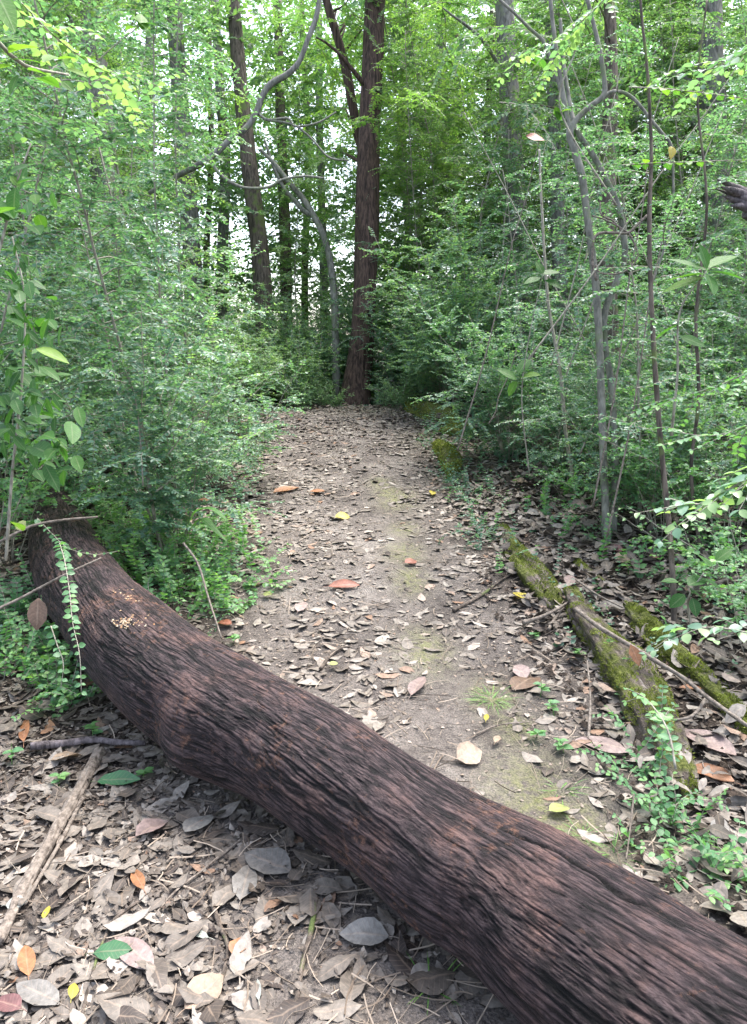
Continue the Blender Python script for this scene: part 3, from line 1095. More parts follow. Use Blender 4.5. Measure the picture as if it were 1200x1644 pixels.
# more trunks deeper in the wood
deep = [(60, 14, 26), (-60, 11, 36), (118, 17, 20), (230, 18, 18), (-200, 14, 34), (700, 16, 22), (745, 19, 18), (660, 20, 14), (785, 15, 14), (1010, 14, 24), (1075, 16, 20), (1245, 12, 30), (1360, 14, 34), (940, 18, 18), (1110, 19, 18), (520, 19, 14), (490, 21, 12), (20, 18, 18)]
for q, (px, d, w) in enumerate(deep):
    r_ = np.random.default_rng(200 + q)
    sl = r_.normal() * 14
    land_ = next(t for e, t in LAND if px < e)
    th_ = 'hair-thin' if w < 16 else ('slim' if w < 22 else ('sturdy' if w < 27 else 'broad'))
    tree('background_tree', f"{th_} {'grey' if q % 2 else 'brown'} trunk far back in the wood {land_}", px_path([(px + sl * .2, 640, d, w), (px, 430, d, w * .93), (px - sl + r_.normal() * 4, 230, d, w * .85), (px - sl * 1.6, 40, d, w * .75), (px - sl * 2, -120, d, w * .6)]),
         G['greybark'] if q % 2 else G['brownbark'], G['sunny'] if (600 < px < 800 or q % 3 == 0) else G['far'], 230 + q, crown=(2.6, 9.2, 2.3, 34), sides=12, amp=0.006, group='trunks far back in the wood', limbs=6, lib=CLUSTERS_B)

# small grey forked tree leaning left, centre left
D = 11.6
c1 = px_path([(541, 650, D, 13), (538, 500, D, 12), (532, 430, D, 11), (520, 380, D, 10), (503, 345, D, 10), (484, 315, D, 9), (462, 290, D, 8), (440, 262, D, 7), (418, 240, D, 5)])
c2 = px_path([(503, 345, D, 9), (488, 338, D, 8), (470, 318, D, 7), (455, 300, D, 6), (440, 268, D, 5), (425, 225, D, 4)])
t = thing('forked_tree', 'small grey forked tree bending left beside the red trunk', 'tree', c1[0][:3])
V, F, luv, hh = rough_tube(c1, 0.03, 14, 0.003, 60, 5, 31)
V2, F2, l2, h2 = rough_tube(c2, 0.03, 10, 0.002, 60, 5, 32)
Vj, Fj = join([(V, F), (V2, F2)])
mesh('trunk', Vj - np.array(c1[0][:3]), Fj, G['palebark'], t, smooth=True)
rng = np.random.default_rng(33)
A, tb = crown_of(rng, [at(rng.uniform(470, 560), rng.uniform(140, 420), D + rng.normal() * .5) for _ in range(12)], CLUSTERS, (0.4, 0.8))
Vl, Fl, rnd, _ = leaf_geo(A, 'far')
mesh('crown', np.vstack([Vl, tb[0]]) - np.array(c1[0][:3]), np.vstack([Fl, tb[1] + len(Vl)]), [G['far'], G['twig']], t, rnd=np.append(rnd, np.full(len(tb[1]), .5)), mi=np.append(np.zeros(len(Fl)), np.ones(len(tb[1]))))

# the grey serpentine limb crossing the sky gap
D = 9.0
c1 = px_path([(240, 310, D + .5, 8), (290, 280, D + .3, 10), (325, 262, D + .1, 13), (348, 245, D, 13), (372, 222, D, 12), (396, 205, D, 12), (412, 180, D, 12), (421, 155, D, 12), (435, 135, D, 13), (462, 119, D, 12), (481, 98, D, 11), (495, 62, D, 10), (508, 28, D, 10), (514, -10, D, 9), (520, -90, D, 8)])
c1 = [(a, b, c, d_ * .78) for a, b, c, d_ in c1]
c2 = px_path([(337, 252, D, 6), (352, 278, D, 5.5), (378, 296, D, 5), (400, 302, D, 4.5), (432, 300, D, 4.5), (455, 288, D, 4), (490, 283, D, 4), (520, 286, D, 3)])
c3 = px_path([(412, 180, D, 5), (430, 192, D, 4), (462, 190, D, 4), (475, 203, D, 3.5), (510, 197, D, 3), (540, 180, D, 2.5)])
c4 = px_path([(425, 192, D, 3.5), (470, 200, D, 3.2), (500, 222, D, 3), (528, 252, D, 3), (560, 258, D, 2.5)])
t = thing('serpentine_vine', 'thick grey woody vine snaking down across the bright sky gap', 'vine', c1[0][:3])
b_ = np.array(c1[0][:3])
V, F, luv, hh = rough_tube(c1, 0.02, 14, 0.003, 60, 5, 41)
mesh('main_stem', V - b_, F, G['greybark'], t, smooth=True)
for c in (c2, c3, c4):
    V, F, luv, hh = rough_tube(c, 0.02, 8, 0.001, 60, 5, 43)
    mesh('side_shoot', V - b_, F, G['palebark'], t, smooth=True)


# ------------------------------------------------------------------ the pale saplings on the right, 4-5 m off
def stems_thing(name, label, cat, paths, mat, twigs=None, leafm=None, lod='mid', sides=12, seed=1, amp=0.0012, thin=.72):
    b = np.array(paths[0][0][:3])
    t = thing(name, label, cat, tuple(b))
    for q, c in enumerate(paths):
        c = [(x_, y_, z_, w_ * thin) for x_, y_, z_, w_ in c]
        V, F, luv, hh = rough_tube(c, 0.02, sides, amp, 70, 8, seed + q, low=0.012)
        mesh('trunk' if q == 0 else 'limb', V - b, F, mat, t, smooth=True)
    if twigs:
        rng = np.random.default_rng(seed)
        Lv, tb = Leaves(), []
        for (px, py, d, dx, dz, L) in twigs:
            p = at(px, py, d)
            B = grow(rng, p, (dx, rng.normal() * .4, dz), L, 6, 0.1, 0.5)
            tb.append(tube(B, np.linspace(0.003, 0.001, len(B)), 4, False))
            leafy(Lv, rng, B, 0.03, 0.02, rmean=0.55)
            for m_ in range(4):
                X2, T2, _ = along(B, [rng.uniform(0.1, 0.8)])
                sd = nrm(np.cross(T2[0], UP)) * (1 if m_ % 2 else -1)
                C = grow(rng, X2[0], T2[0] + sd, L * .4, 4, .1, .4)
                tb.append(tube(C, np.linspace(0.0015, 0.0008, len(C)), 3, False))
                leafy(Lv, rng, C, 0.028, 0.02, rmean=0.55)
        A = Lv.arr()
        Vl, Fl, rnd, _ = leaf_geo(A, lod)
        Vt, Ft = join(tb)
        mesh('foliage', np.vstack([Vl, Vt]) - b, np.vstack([Fl, Ft + len(Vl)]), [leafm, G['twig']], t, rnd=np.append(rnd, np.full(len(Ft), .5)), mi=np.append(np.zeros(len(Fl)), np.ones(len(Ft))))
    return t


gb = ground_at(972, 868)
D0 = (gb[1] * CP + (CZ - gb[2]) * SP)


def foot(px, py, w):
    p = ground_at(px, py, -0.03)
    d = p[1] * CP + (CZ - p[2]) * SP
    return (px, py, d, w)


tw = np.random.default_rng(91)
A_ = [foot(975, 872, 19), (970, 760, D0, 17), (966, 640, D0, 17), (963, 560, D0, 16), (957, 460, D0, 17), (950, 400, D0, 16), (942, 340, D0, 16), (934, 280, D0, 17), (922, 240, D0, 16), (915, 213, D0, 16), (925, 193, D0, 13), (946, 172, D0, 12), (968, 155, D0, 12), (971, 135, D0, 11), (965, 90, D0, 10), (955, 45, D0, 9), (944, 0, D0, 9), (935, -60, D0, 8)]
B_ = [(968, 155, D0, 9), (985, 147, D0, 8), (1005, 150, D0, 7.5), (1024, 165, D0, 7), (1045, 192, D0, 7), (1062, 212, D0, 6.5), (1078, 235, D0, 6.5), (1081, 280, D0, 5.5), (1080, 340, D0, 5), (1066, 400, D0, 5), (1050, 450, D0, 4)]
C_ = [(916, 210, D0, 10), (908, 170, D0, 10), (899, 120, D0, 10), (892, 70, D0, 9), (886, 20, D0, 9), (880, -50, D0, 8)]
D_ = [(912, 195, D0, 8), (902, 150, D0, 8), (888, 105, D0, 8), (872, 66, D0, 8), (850, 45, D0, 7), (825, 20, D0, 6), (803, 0, D0, 6), (780, -25, D0, 5)]
stems_thing('forked_sapling', 'tall pale grey sapling with an elbow fork near the top', 'sapling', [px_path(c) for c in (A_, B_, C_, D_)], G['palebark'],
            [(tw.uniform(860, 1080), tw.uniform(0, 330), D0 + tw.normal() * .2, tw.normal(), .1, tw.uniform(.2, .45)) for _ in range(20)], G['privet'], seed=51)
A_ = [foot(985, 858, 17), (988, 740, D0 + .15, 15), (982, 620, D0 + .15, 15), (972, 560, D0 + .15, 15), (972, 500, D0 + .15, 15), (1002, 420, D0 + .2, 14), (1000, 370, D0 + .2, 14), (992, 330, D0 + .2, 14), (974, 290, D0 + .2, 13), (960, 262, D0 + .2, 13), (944, 236, D0 + .2, 12), (928, 212, D0 + .2, 11), (918, 180, D0 + .25, 9), (905, 100, D0 + .3, 8), (900, 30, D0 + .3, 7)]
stems_thing('bent_sapling', 'second pale sapling bowing right behind the elbow-forked one', 'sapling', [px_path(A_)], G['palebark'],
            [(tw.uniform(950, 1040), tw.uniform(200, 430), D0 + .3 + tw.normal() * .2, tw.normal(), .2, tw.uniform(.2, .4)) for _ in range(8)], G['privet'], seed=52)
# cream looping twig
A_ = [(958, 450, D0 - .1, 6), (952, 425, D0 - .1, 6), (953, 388, D0 - .1, 6), (962, 375, D0 - .1, 6.5), (985, 374, D0 - .1, 6), (1008, 374, D0 - .1, 6), (1022, 362, D0 - .1, 6), (1040, 345, D0 - .1, 5)]
B_ = [(1008, 374, D0 - .1, 4), (990, 362, D0 - .1, 4), (970, 352, D0 - .1, 3.5), (950, 346, D0 - .1, 3)]
C_ = [(1010, 374, D0 - .1, 4), (1018, 390, D0 - .1, 4), (1024, 410, D0 - .1, 4), (1012, 430, D0 - .1, 3.5), (990, 440, D0 - .1, 3.5), (964, 438, D0 - .1, 3.5), (956, 425, D0 - .1, 3.5)]
E_ = [(1000, 373, D0 - .1, 3.5), (985, 355, D0 - .1, 3.5), (966, 345, D0 - .1, 3), (964, 325, D0 - .1, 2.5)]
stems_thing('looping_twig', 'cream forked twig sticking out sideways from the pale sapling', 'twig', [px_path(c) for c in (A_, B_, C_, E_)], G['deadwood'], seed=54)
# dark thin sapling, nearer
A_ = [foot(1083, 1003, 15), (1080, 920, 4.05, 13), (1072, 820, 4.05, 13), (1062, 720, 4.05, 12), (1054, 620, 4.05, 12), (1048, 520, 4.05, 11), (1044, 430, 4.05, 11), (1043, 340, 4.05, 10), (1046, 240, 4.05, 8), (1040, 120, 4.05, 7), (1030, 20, 4.05, 6), (1026, -60, 4.05, 5)]
p_ = foot(1083, 1003, 15)
A_ = [p_] + [(a, b, p_[2] + (0.1 if k else 0), w) for k, (a, b, d, w) in enumerate(A_[1:])]
d2 = p_[2]
stems_thing('brown_sapling', 'slim dark brown sapling stem nearest on the right bank', 'sapling', [px_path(A_)], G['brownbark'],
            [(tw.uniform(1000, 1100), tw.uniform(230, 700), d2 + tw.normal() * .2, tw.normal(), .1, tw.uniform(.2, .45)) for _ in range(16)], G['privet'], seed=55, thin=.68)
A_ = [foot(1128, 905, 9), (1110, 760, 4.6, 8), (1122, 640, 4.6, 8), (1118, 500, 4.6, 7), (1135, 330, 4.6, 6), (1120, 150, 4.6, 5), (1135, 0, 4.6, 4)]
d3 = A_[0][2]
A_ = [A_[0]] + [(a, b, d3, w) for (a, b, d, w) in A_[1:]]
stems_thing('wiry_sapling', 'wiry thin dark stem right of the brown sapling', 'sapling', [px_path(A_)], G['brownbark'],
            [(tw.uniform(1090, 1190), tw.uniform(200, 700), d3 + tw.normal() * .2, tw.normal(), .1, tw.uniform(.2, .45)) for _ in range(12)], G['privet'], seed=56, thin=.68)
A_ = [foot(925, 800, 9), (908, 690, 5.4, 9), (900, 600, 5.4, 8), (880, 480, 5.4, 7), (870, 330, 5.4, 6), (866, 240, 5.4, 5)]
d4 = A_[0][2]
A_ = [A_[0]] + [(a, b, d4, w) for (a, b, d, w) in A_[1:]]
stems_thing('straight_sapling', 'thin upright sapling left of the pale forked pair', 'sapling', [px_path(A_)], G['twig'],
            [(tw.uniform(830, 930), tw.uniform(420, 740), d4 + tw.normal() * .2, tw.normal(), .1, tw.uniform(.2, .45)) for _ in range(14)], G['privet'], seed=57, thin=.68)
# pale slanting dead canes among the right-hand thicket
canes = [((866, 225), (820, 400), 5.0, 'cane'), ((1040, 265), (1012, 440), 4.4, ''), ((1070, 330), (1045, 470), 4.2, ''), ((900, 60), (990, 300), 5.2, ''), ((1010, 40), (960, 260), 5.0, ''), ((745, 180), (880, 440), 6.0, ''), ((1090, 60), (1010, 300), 5.2, ''), ((1160, 180), (1060, 420), 5.0, ''), ((830, 560), (800, 640), 5.5, ''), ((1195, 90), (1060, 280), 4.6, '')]
cane_lab = ['pale straight cane with a brown dead leaf at its tip', 'pale cane hanging below the horizontal leafy spray', 'pale cane bowing beside the brown sapling', 'thin slanting stem left of the elbow fork', 'light slanting stem right of the elbow fork', 'long thin stem slanting right of the red tree', 'slanting stem above the horizontal leafy sprays', 'long arching stem over the large-leaved rosette', 'short pale dead cane low in the right thicket', 'dark slanting stem at upper right']
for q, ((x0, y0), (x1, y1), d, _) in enumerate(canes):
    p0, p1 = at(x1, y1, d), at(x0, y0, d)
    ext = p0 - nrm(p1 - p0) * (1.4 if q != 8 else 0.2)
    C = spline([ext, (ext + p0) / 2 + np.array([.02, 0, 0]), p0, (p0 + p1) / 2 + np.array([.015, .01, 0]), p1], 0.08)
    V, F = tube(C, np.linspace(.006, .0028, len(C)), 6)
    tag(mesh('dead_cane', V, F, G['deadwood'] if q in (0, 1, 2, 8) else G['twig'], smooth=True), cane_lab[q], 'cane')

# broken dark branch at the right edge
rows = [(1640, 800, 4.0, 74), (1520, 600, 4.1, 70), (1400, 460, 4.15, 66), (1290, 372, 4.2, 62), (1240, 345, 4.2, 54), (1205, 328, 4.2, 46)]
bp_ = []
V, F, luv, hh = rough_tube(px_path(rows), 0.006, 60, 0.008, 70, 4, 61, low=0.05)
bp_.append((V, F))
srng = np.random.default_rng(66)
for q, (dx, dy, tx, ty, w_) in enumerate(((0, -12, 1152, 288, 9), (2, -6, 1158, 300, 11), (0, 0, 1163, 309, 12), (0, 7, 1160, 314, 9), (4, 13, 1172, 330, 9), (0, -15, 1168, 292, 6), (2, 3, 1150, 303, 5))):
    V, F, luv, hh = rough_tube(px_path([(1222, 334 + dy, 4.2 + srng.normal() * .02, w_ * 1.5), (1195, 320 + dy, 4.2, w_ * 1.4), ((1190 + tx) / 2 + dx, (318 + ty + dy) / 2, 4.2 + srng.normal() * .02, w_), (tx, ty, 4.2 + srng.normal() * .02, 1.5)]), 0.006, 14, 0.002, 90, 5, 70 + q, low=.02)
    bp_.append((V, F))
V, F = join(bp_)
tag(mesh('broken_branch', V, F, G['darkwood'], smooth=True), 'jagged dark broken branch end poking in at right', 'branch')


# ================================================================== SHRUBS AND UNDERSTOREY
def plant_proto(name, cat, gen, leafm, lod, label='', **kw):
    A, tb = gen
    t = thing(name, label, cat)
    mesh('stem', tb[0], tb[1], G['twig'], t, smooth=True)
    leaf_obj('foliage', A, leafm, t, lod, **kw)
    return t


used = set()


def put(protos, k, loc, rz, sc, label, group):
    r = protos[k]
    if r.name not in used:
        used.add(r.name)
        r.location = loc
        r.rotation_euler = (0, 0, rz)
        r.scale = (sc,) * 3
        r['label'] = label
        if group:
            r['group'] = group
        return r
    return dup(r, loc, rz, sc, label, group)


prng = np.random.default_rng(1001)
SH = [plant_proto('privet_shrub', 'shrub', shrub(prng, h, sp, ns, 0.036, 0.021, 0.08, rmean=rm + .12), G['privet'], 'mid') for h, sp, ns, rm in ((1.5, 0.9, 8, .5), (1.2, 1.0, 8, .56), (1.8, 0.9, 8, .46), (1.0, 0.8, 8, .6))]
SF = [plant_proto('thicket_shrub', 'shrub', shrub(prng, h, sp, ns, 0.052, 0.028, 0.09, rmean=rm, woody=.008), G['privet'], 'far') for h, sp, ns, rm in ((1.9, 1.2, 8, .78), (1.5, 1.3, 8, .85), (2.5, 1.1, 8, .72))]
SA = [plant_proto('understorey_sapling', 'sapling', sapling(prng, h, rc, nb, 0.042, 0.026, rmean=rm), G['privet'], 'mid') for h, rc, nb, rm in ((3.4, 0.95, 50, .5), (4.4, 1.05, 62, .6), (2.6, 0.8, 40, .45))]
SB = [plant_proto('slim_tree', 'sapling', sapling(prng, h, rc, nb, 0.060, 0.034, rad=.02, low=.08, rmean=rm), G['far'], 'far') for h, rc, nb, rm in ((5.5, 1.3, 80, .5), (7.5, 1.5, 105, .6), (4.5, 1.3, 70, .45))]
SS = [plant_proto('sunlit_tree', 'sapling', sapling(prng, h, rc, nb, 0.060, 0.034, rad=.02, low=.12, rmean=rm), G['sunny'], 'far') for h, rc, nb, rm in ((6.5, 1.3, 90, .5), (8.5, 1.5, 115, .55))]

taken = []


def free(x, y, r):
    for a, b, c in taken:
        if (a - x) ** 2 + (b - y) ** 2 < (r + c) ** 2 * 0.25:
            return False
    return True


def log_clear(x, y, r):
    d = np.hypot(axp[:, 0] - x, axp[:, 1] - y)
    return d.min() > r


def zone(x, y):
    px = 600 + FPX * x / (y * CP + 0.6 * SP)
    w = next(t for e, t in LAND if px < e)
    if y < 5.0:
        r_ = 'near the log'
    elif y < 6.6:
        r_ = 'low on the slope'
    elif y < 8.2:
        r_ = 'midway up the slope'
    elif y < 10:
        r_ = 'near the crest'
    elif y < 12:
        r_ = 'just past the crest'
    else:
        r_ = 'deep behind the crest'
    return w, f'{r_} {w}'


def scatter(n, xr, yr, protos, r, margin, name, noun, seed, sc=(.8, 1.2), cond=None, tries=40):
    rng = np.random.default_rng(seed)
    m_ = 0
    for _ in range(n * tries):
        if m_ >= n:
            break
        x, y = rng.uniform(*xr), rng.uniform(*yr)
        if abs(x) > 0.56 * y + 2.2:
            continue
        if y < 12.0 and abs(x - path_c(y)) < path_hw(y) + margin:
            continue
        pxs = 600 + FPX * x / (y * CP + 0.6 * SP)
        if 600 < pxs < 790 and 5.0 < y < 9.3:
            continue
        if not log_clear(x, y, 0.45) or not free(x, y, r):
            continue
        if cond and not cond(x, y):
            continue
        taken.append((x, y, r))
        s, z_ = zone(x, y)
        k_ = int(rng.integers(len(protos)))
        q_ = rng.uniform(*sc)
        rz_ = rng.uniform(0, 6.28)
        sz_ = 'tall ' if q_ > sc[0] + .66 * (sc[1] - sc[0]) else ('' if q_ > sc[0] + .33 * (sc[1] - sc[0]) else 'short ')
        lb_ = f'{sz_}{noun} {z_}'
        put(protos, k_, (x, y, float(H(x, y)) - 0.02), rz_, q_, lb_, lb_)
        m_ += 1
    return m_


notgap = lambda x, y: not (y > 7 and -0.30 < x / y < -0.08)
behind_log_left = lambda x, y: x < -0.2
# named near shrubs on the left
p = ground_at(240, 738)
put(SH, 0, tuple(p), 0.6, 0.95, 'bushy small-leaved shrub with arching sprays left of the trail', None)
taken.append((p[0], p[1], .8))
p = ground_at(150, 770)
put(SH, 1, tuple(p), 2.2, 1.0, 'rounded small-leaved shrub above the far end of the log', None)
taken.append((p[0], p[1], .7))
p = ground_at(20, 790)
put(SH, 2, tuple(p), 4.2, 0.85, 'dense shaded shrub at the left edge behind the log', None)
taken.append((p[0], p[1], .7))
scatter(8, (-5, -0.9), (4.5, 5.6), SH, 0.7, 0.35, '', 'low-growing leafy shrub', 1, (.75, 1.0))
scatter(24, (-7, -1.0), (5.2, 8.8), SH, 0.75, 0.3, '', 'small-leaved shrub', 2, (.8, 1.15))
scatter(9, (1.5, 5.0), (4.5, 6.0), SH, 0.75, 0.5, '', 'small-leaved shrub', 3, (.6, .85))
scatter(24, (0.6, 7), (6.0, 9.0), SH, 0.75, 0.3, '', 'small-leaved shrub', 4, (.8, 1.1))
scatter(44, (-9, 9), (8.3, 12.5), SF, 0.85, 0.2, '', 'tangled green shrub', 5, (.75, 1.05))
scatter(16, (-3.4, 2.6), (12.2, 15), SF, 0.7, 0.0, '', 'tangled green shrub', 15, (.65, .9), lambda x, y: not (-.75 < x < .2 and y < 13.2))
SC = [plant_proto('crest_shrub', 'shrub', shrub(prng, h, sp, ns, 0.042, 0.026, 0.085, rmean=rm, woody=.007), G['privet'], 'mid') for h, sp, ns, rm in ((1.6, 1.0, 7, .9), (1.3, 1.0, 7, .82))]
CREST = ((-1.75, 10.1, .85, 'leafy sage-green shrub at the left corner of the trail crest'), (-1.15, 10.6, .95, 'tall sage-green shrub just past the crest, left of centre'), (-1.0, 11.3, .9, 'pale shrub behind the crest in front of the forked grey tree'), (0.72, 10.8, .85, 'sage-green shrub past the crest right of the red tree foot'), (0.95, 10.1, .8, 'leafy shrub at the right corner of the trail crest'), (-1.9, 11.3, 1.1, 'tall feathery shrub past the crest below the bright sky gap'), (0.95, 11.3, 1.15, 'tall feathery shrub past the crest right of the red tree'), (-1.3, 12.3, 1.2, 'upright pale shrub deep behind the crest at left'), (-2.6, 10.9, 1.0, 'spreading shrub at the far left of the crest'), (-0.95, 10.2, .42, 'low green tuft of leaves on the crest at left'), (-0.55, 10.5, .26, 'lowest leafy plant in the middle of the crest'), (0.15, 10.5, .36, 'low leafy plant before the foot of the red tree'), (0.35, 10.1, .4, 'low leafy plant on the crest right of centre'), (-0.8, 10.8, .42, 'small shrub at the left foot of the red tree'))
for q, (x, y, sc, lb) in enumerate(CREST):
    put(SC, q % 2, (x, y, float(H(x, y)) - .02), q * 1.7, sc, lb, None)
SL = [plant_proto('open_shrub', 'shrub', shrub(prng, h, sp, ns, 0.046, 0.032, 0.13, rmean=rm, woody=.005, low=.3, ratio=.38), G['herb'], 'wide') for h, sp, ns, rm in ((1.3, 0.9, 6, .5), (1.0, 1.0, 6, .62))]
for q, (px, py, sc, lb) in enumerate(((1165, 880, .85, 'open leafy shrub at the right edge above the green root'), (1100, 830, .9, 'open leafy shrub right of the brown sapling foot'), (1025, 790, .85, 'open leafy shrub between pale and brown saplings'), (930, 760, .7, 'open leafy shrub left of the pale sapling feet'), (865, 735, .8, 'open leafy shrub in front of the right thicket'), (1235, 980, .8, 'open leafy shrub cut by the right frame edge'), (1180, 800, 1.0, 'taller open shrub at the right edge under the rosette'), (20, 905, .8, 'shaded open shrub left of the log end'), (-40, 960, .9, 'shaded open shrub cut by the left frame edge'), (60, 845, .8, 'open shrub standing over the far tip of the log'), (1060, 870, .6, 'small open shrub at the brown sapling foot'), (1140, 935, .6, 'small open shrub between green root and right edge'), (975, 850, .5, 'small open shrub at the pale sapling feet'), (905, 800, .55, 'small open shrub behind the uppermost mossy root'), (1205, 1060, .55, 'small open shrub at right edge over the green root'))):
    p = ground_at(px, py)
    put(SL, q % 2, tuple(p), q * 2.1, sc, lb, None)
taken = []
scatter(16, (-5, -1.1), (3.8, 6.5), SA, 0.8, 0.35, '', 'slender leafy sapling', 6, (.8, 1.0))
scatter(24, (-8, -1.1), (6.5, 9.5), SA, 0.85, 0.35, '', 'slender leafy sapling', 7, (.8, 1.1), notgap)
scatter(12, (1.7, 5), (4.4, 6.8), SA, 0.9, 0.6, '', 'slender leafy sapling', 8, (.75, 1.0))
scatter(24, (1.3, 8), (6.8, 9.8), SA, 0.8, 0.35, '', 'slender leafy sapling', 9, (.8, 1.1))
scatter(46, (-10, 10), (9.5, 14), SB, 1.0, 0.3, '', 'slim leafy tree', 10, (.8, 1.1), lambda x, y: notgap(x, y) and not (-2.0 < x < 1.0))
scatter(20, (0.5, 6), (12.3, 17), SS, 0.9, 0.0, '', 'sunlit yellow-green tree', 11, (.85, 1.15))
scatter(14, (-10, -3.8), (10.5, 16), SS, 1.0, 0.0, '', 'sunlit yellow-green tree', 12, (.85, 1.15), notgap)
for q, (x, y, sc, lb) in enumerate(((1.0, 12.1, .8, 'bright yellow-green tree first to the right of the red trunk'), (.55, 13.6, 1.0, 'tall bright tree hidden behind the right side of the red trunk'), (1.9, 11.9, .9, 'bright airy tree second to the right of the red trunk'), (-1.25, 14.2, .75, 'bright airy tree between forked and red trunks'))):
    put(SS, q % 2, (x, y, float(H(x, y)) - .02), q * 1.9, sc, lb, None)
for group_ in (SH, SF, SC, SL, SA, SB, SS):
    for r_ in group_:
        if r_.name not in used:
            for ch in list(r_.children):
                bpy.data.objects.remove(ch)
            bpy.data.objects.remove(r_)

# ------------------------------------------------------------------ the far wood as one mass
rng = np.random.default_rng(404)
A = []
for _ in range(1700):
    y = rng.uniform(14.5, 25)
    x = rng.uniform(-0.62 * y - 2, 0.62 * y + 2)
    z = rng.uniform(0.6, 1.5 + 0.46 * y)
    if in_gap(x, y, z, 0.01):
        if rng.random() < 0.55:
            continue
    a, t_ = CLUSTERS_B[rng.integers(3)]
    sub = a[rng.random(len(a)) < 0.8]
    A.append(place(sub, rotz(rng.uniform(0, 6.28)), 2.0, np.array([x, y, z]), rng.normal() * .15))
A = np.vstack(A)
fw = leaf_obj('distant_foliage', A, G['far'], None, 'far')
tag(fw, 'mass of far-off foliage closing the view behind the trunks', 'foliage', kind='stuff')

# low green growth along the trail edges and over the forest floor
rng = np.random.default_rng(505)
herbs = []
hc = Leaves()
for _ in range(1500):
    y = 3.0 + 10 * rng.random() ** 1.0
    s_ = -1 if rng.random() < 0.5 else 1
    off_ = rng.exponential(1.0) + (0.0 if y > 9.6 else 0.08)
    x = path_c(y) + s_ * (path_hw(y) + off_)
    if y > 10.3:
        x = rng.uniform(-4, 4)
    if s_ > 0 and y < 5.5 and rng.random() < 0.4:
        continue
    if abs(x) > 0.56 * y + 1.5 or not log_clear(x, y, .3):
        continue
    z = float(H(x, y))
    n_ = rng.integers(6, 16)
    hgt = rng.uniform(.04, .2) * (1 + 0.05 * y)
    B = grow(rng, (x, y, z), UP + rng.normal(size=3) * .5, hgt, 4, .2, .3)
    leafy(hc, rng, B, rng.uniform(.022, .036), 0.022, ratio=.32, rmean=.5)
gc = leaf_obj('ground_cover', hc.arr(), G['privet'], None, 'mid')
tag(gc, 'low creeping green plants scattered over the forest floor', 'ground cover', kind='stuff')

# ------------------------------------------------------------------ ground-cover mats with real leaves: left of the trail, right by the roots
def mat_plant(name, label, spots, n, leaf, seed, mat, spread, hgt, cat='plant', lod='wide', rmean=.5):
    rng = np.random.default_rng(seed)
    Lv, tb = Leaves(), []
    b = ground_at(*spots[0][:2])
    for px, py in spots:
        c = ground_at(px, py)
        for _ in range(n):
            x, y = c[0] + rng.normal() * spread, c[1] + rng.normal() * spread
            z = float(H(x, y))
            B = grow(rng, (x, y, z), UP * rng.uniform(.4, 1.2) + rng.normal(size=3) * .6, hgt * rng.uniform(.5, 1.3), 6, .18, .9)
            tb.append(tube(B, np.linspace(.0018, .0008, len(B)), 3, False))
            leafy(Lv, rng, B, leaf, leaf * .62, ratio=.33, rmean=rmean, tilt=.4)
    t = thing(name, label, cat, tuple(b))
    V, F = join(tb)
    mesh('stem', V - b, F, G['twig'], t)
    A = Lv.arr()
    A[:, :3] -= b
    leaf_obj('foliage', A, mat, t, lod)
    return t


mat_plant('creeping_shrub', 'low leafy green mat sprawling between log and trail', [(300, 925), (260, 880), (340, 905), (230, 850), (320, 960), (180, 840), (370, 935), (280, 965), (205, 900), (250, 940), (330, 870), (190, 870), (225, 920), (165, 855)], 24, .037, 601, G['herb'], .13, .34, rmean=.72)
mat_plant('creeping_shrub', 'leafy growth spilling over the far end of the log', [(140, 812), (70, 812), (175, 828), (110, 800)], 18, .036, 612, G['herb'], .13, .42, rmean=.65)
mat_plant('leafy_clump', 'leafy green clump under the log at the left edge', [(90, 1080), (60, 1040), (130, 1110), (40, 1090), (20, 1060), (100, 1120)], 18, .033, 602, G['herb'], .08, .24, rmean=.65)
mat_plant('leafy_clump', 'bright rounded-leaf clump beside the largest mossy root', [(1060, 1300), (1030, 1240), (1090, 1340), (1040, 1180), (1075, 1380)], 11, .032, 603, G['herb'], .055, .2, rmean=.55)
mat_plant('leafy_clump', 'small green clump at the right edge behind the log', [(1160, 1420), (1130, 1400), (1185, 1400)], 7, .035, 604, G['herb'], .04, .14, rmean=.6)
mat_plant('leafy_clump', 'bluish green clump at the head of the upper mossy root', [(770, 850), (750, 800), (735, 780), (785, 870)], 16, .024, 605, G['privet'], .09, .16, rmean=.5, lod='mid')
mat_plant('leafy_clump', 'low fringe of green leaves on the left trail edge', [(400, 730), (385, 690), (420, 700), (360, 760)], 18, .026, 606, G['privet'], .14, .25, rmean=.6, lod='mid')
mat_plant('leafy_clump', 'low green fringe right of the trail by the moss stones', [(775, 690), (800, 720)], 20, .03, 607, G['privet'], .16, .25, rmean=.5, lod='mid')
mat_plant('leafy_clump', 'broad-leaved green clump at the foot of the forked sapling', [(900, 770), (940, 800), (1010, 800)], 14, .05, 609, G['herb'], .14, .3, rmean=.45)
mat_plant('leafy_clump', 'loose green clump between uppermost root and sapling feet', [(900, 850), (935, 875), (870, 820)], 9, .036, 613, G['herb'], .1, .22, rmean=.5)
mat_plant('leafy_clump', 'loose green clump behind the bright green root', [(1060, 920), (1110, 960), (1010, 900)], 9, .04, 614, G['herb'], .1, .26, rmean=.5)
mat_plant('leafy_clump', 'green clump at the right edge above the roots', [(1150, 860), (1190, 900), (1120, 830)], 14, .05, 610, G['herb'], .12, .34, rmean=.5)
mat_plant('leafy_clump', 'green clump under the thicket right of the moss stones', [(830, 735), (790, 730), (870, 740)], 18, .04, 611, G['privet'], .16, .3, rmean=.55, lod='mid')
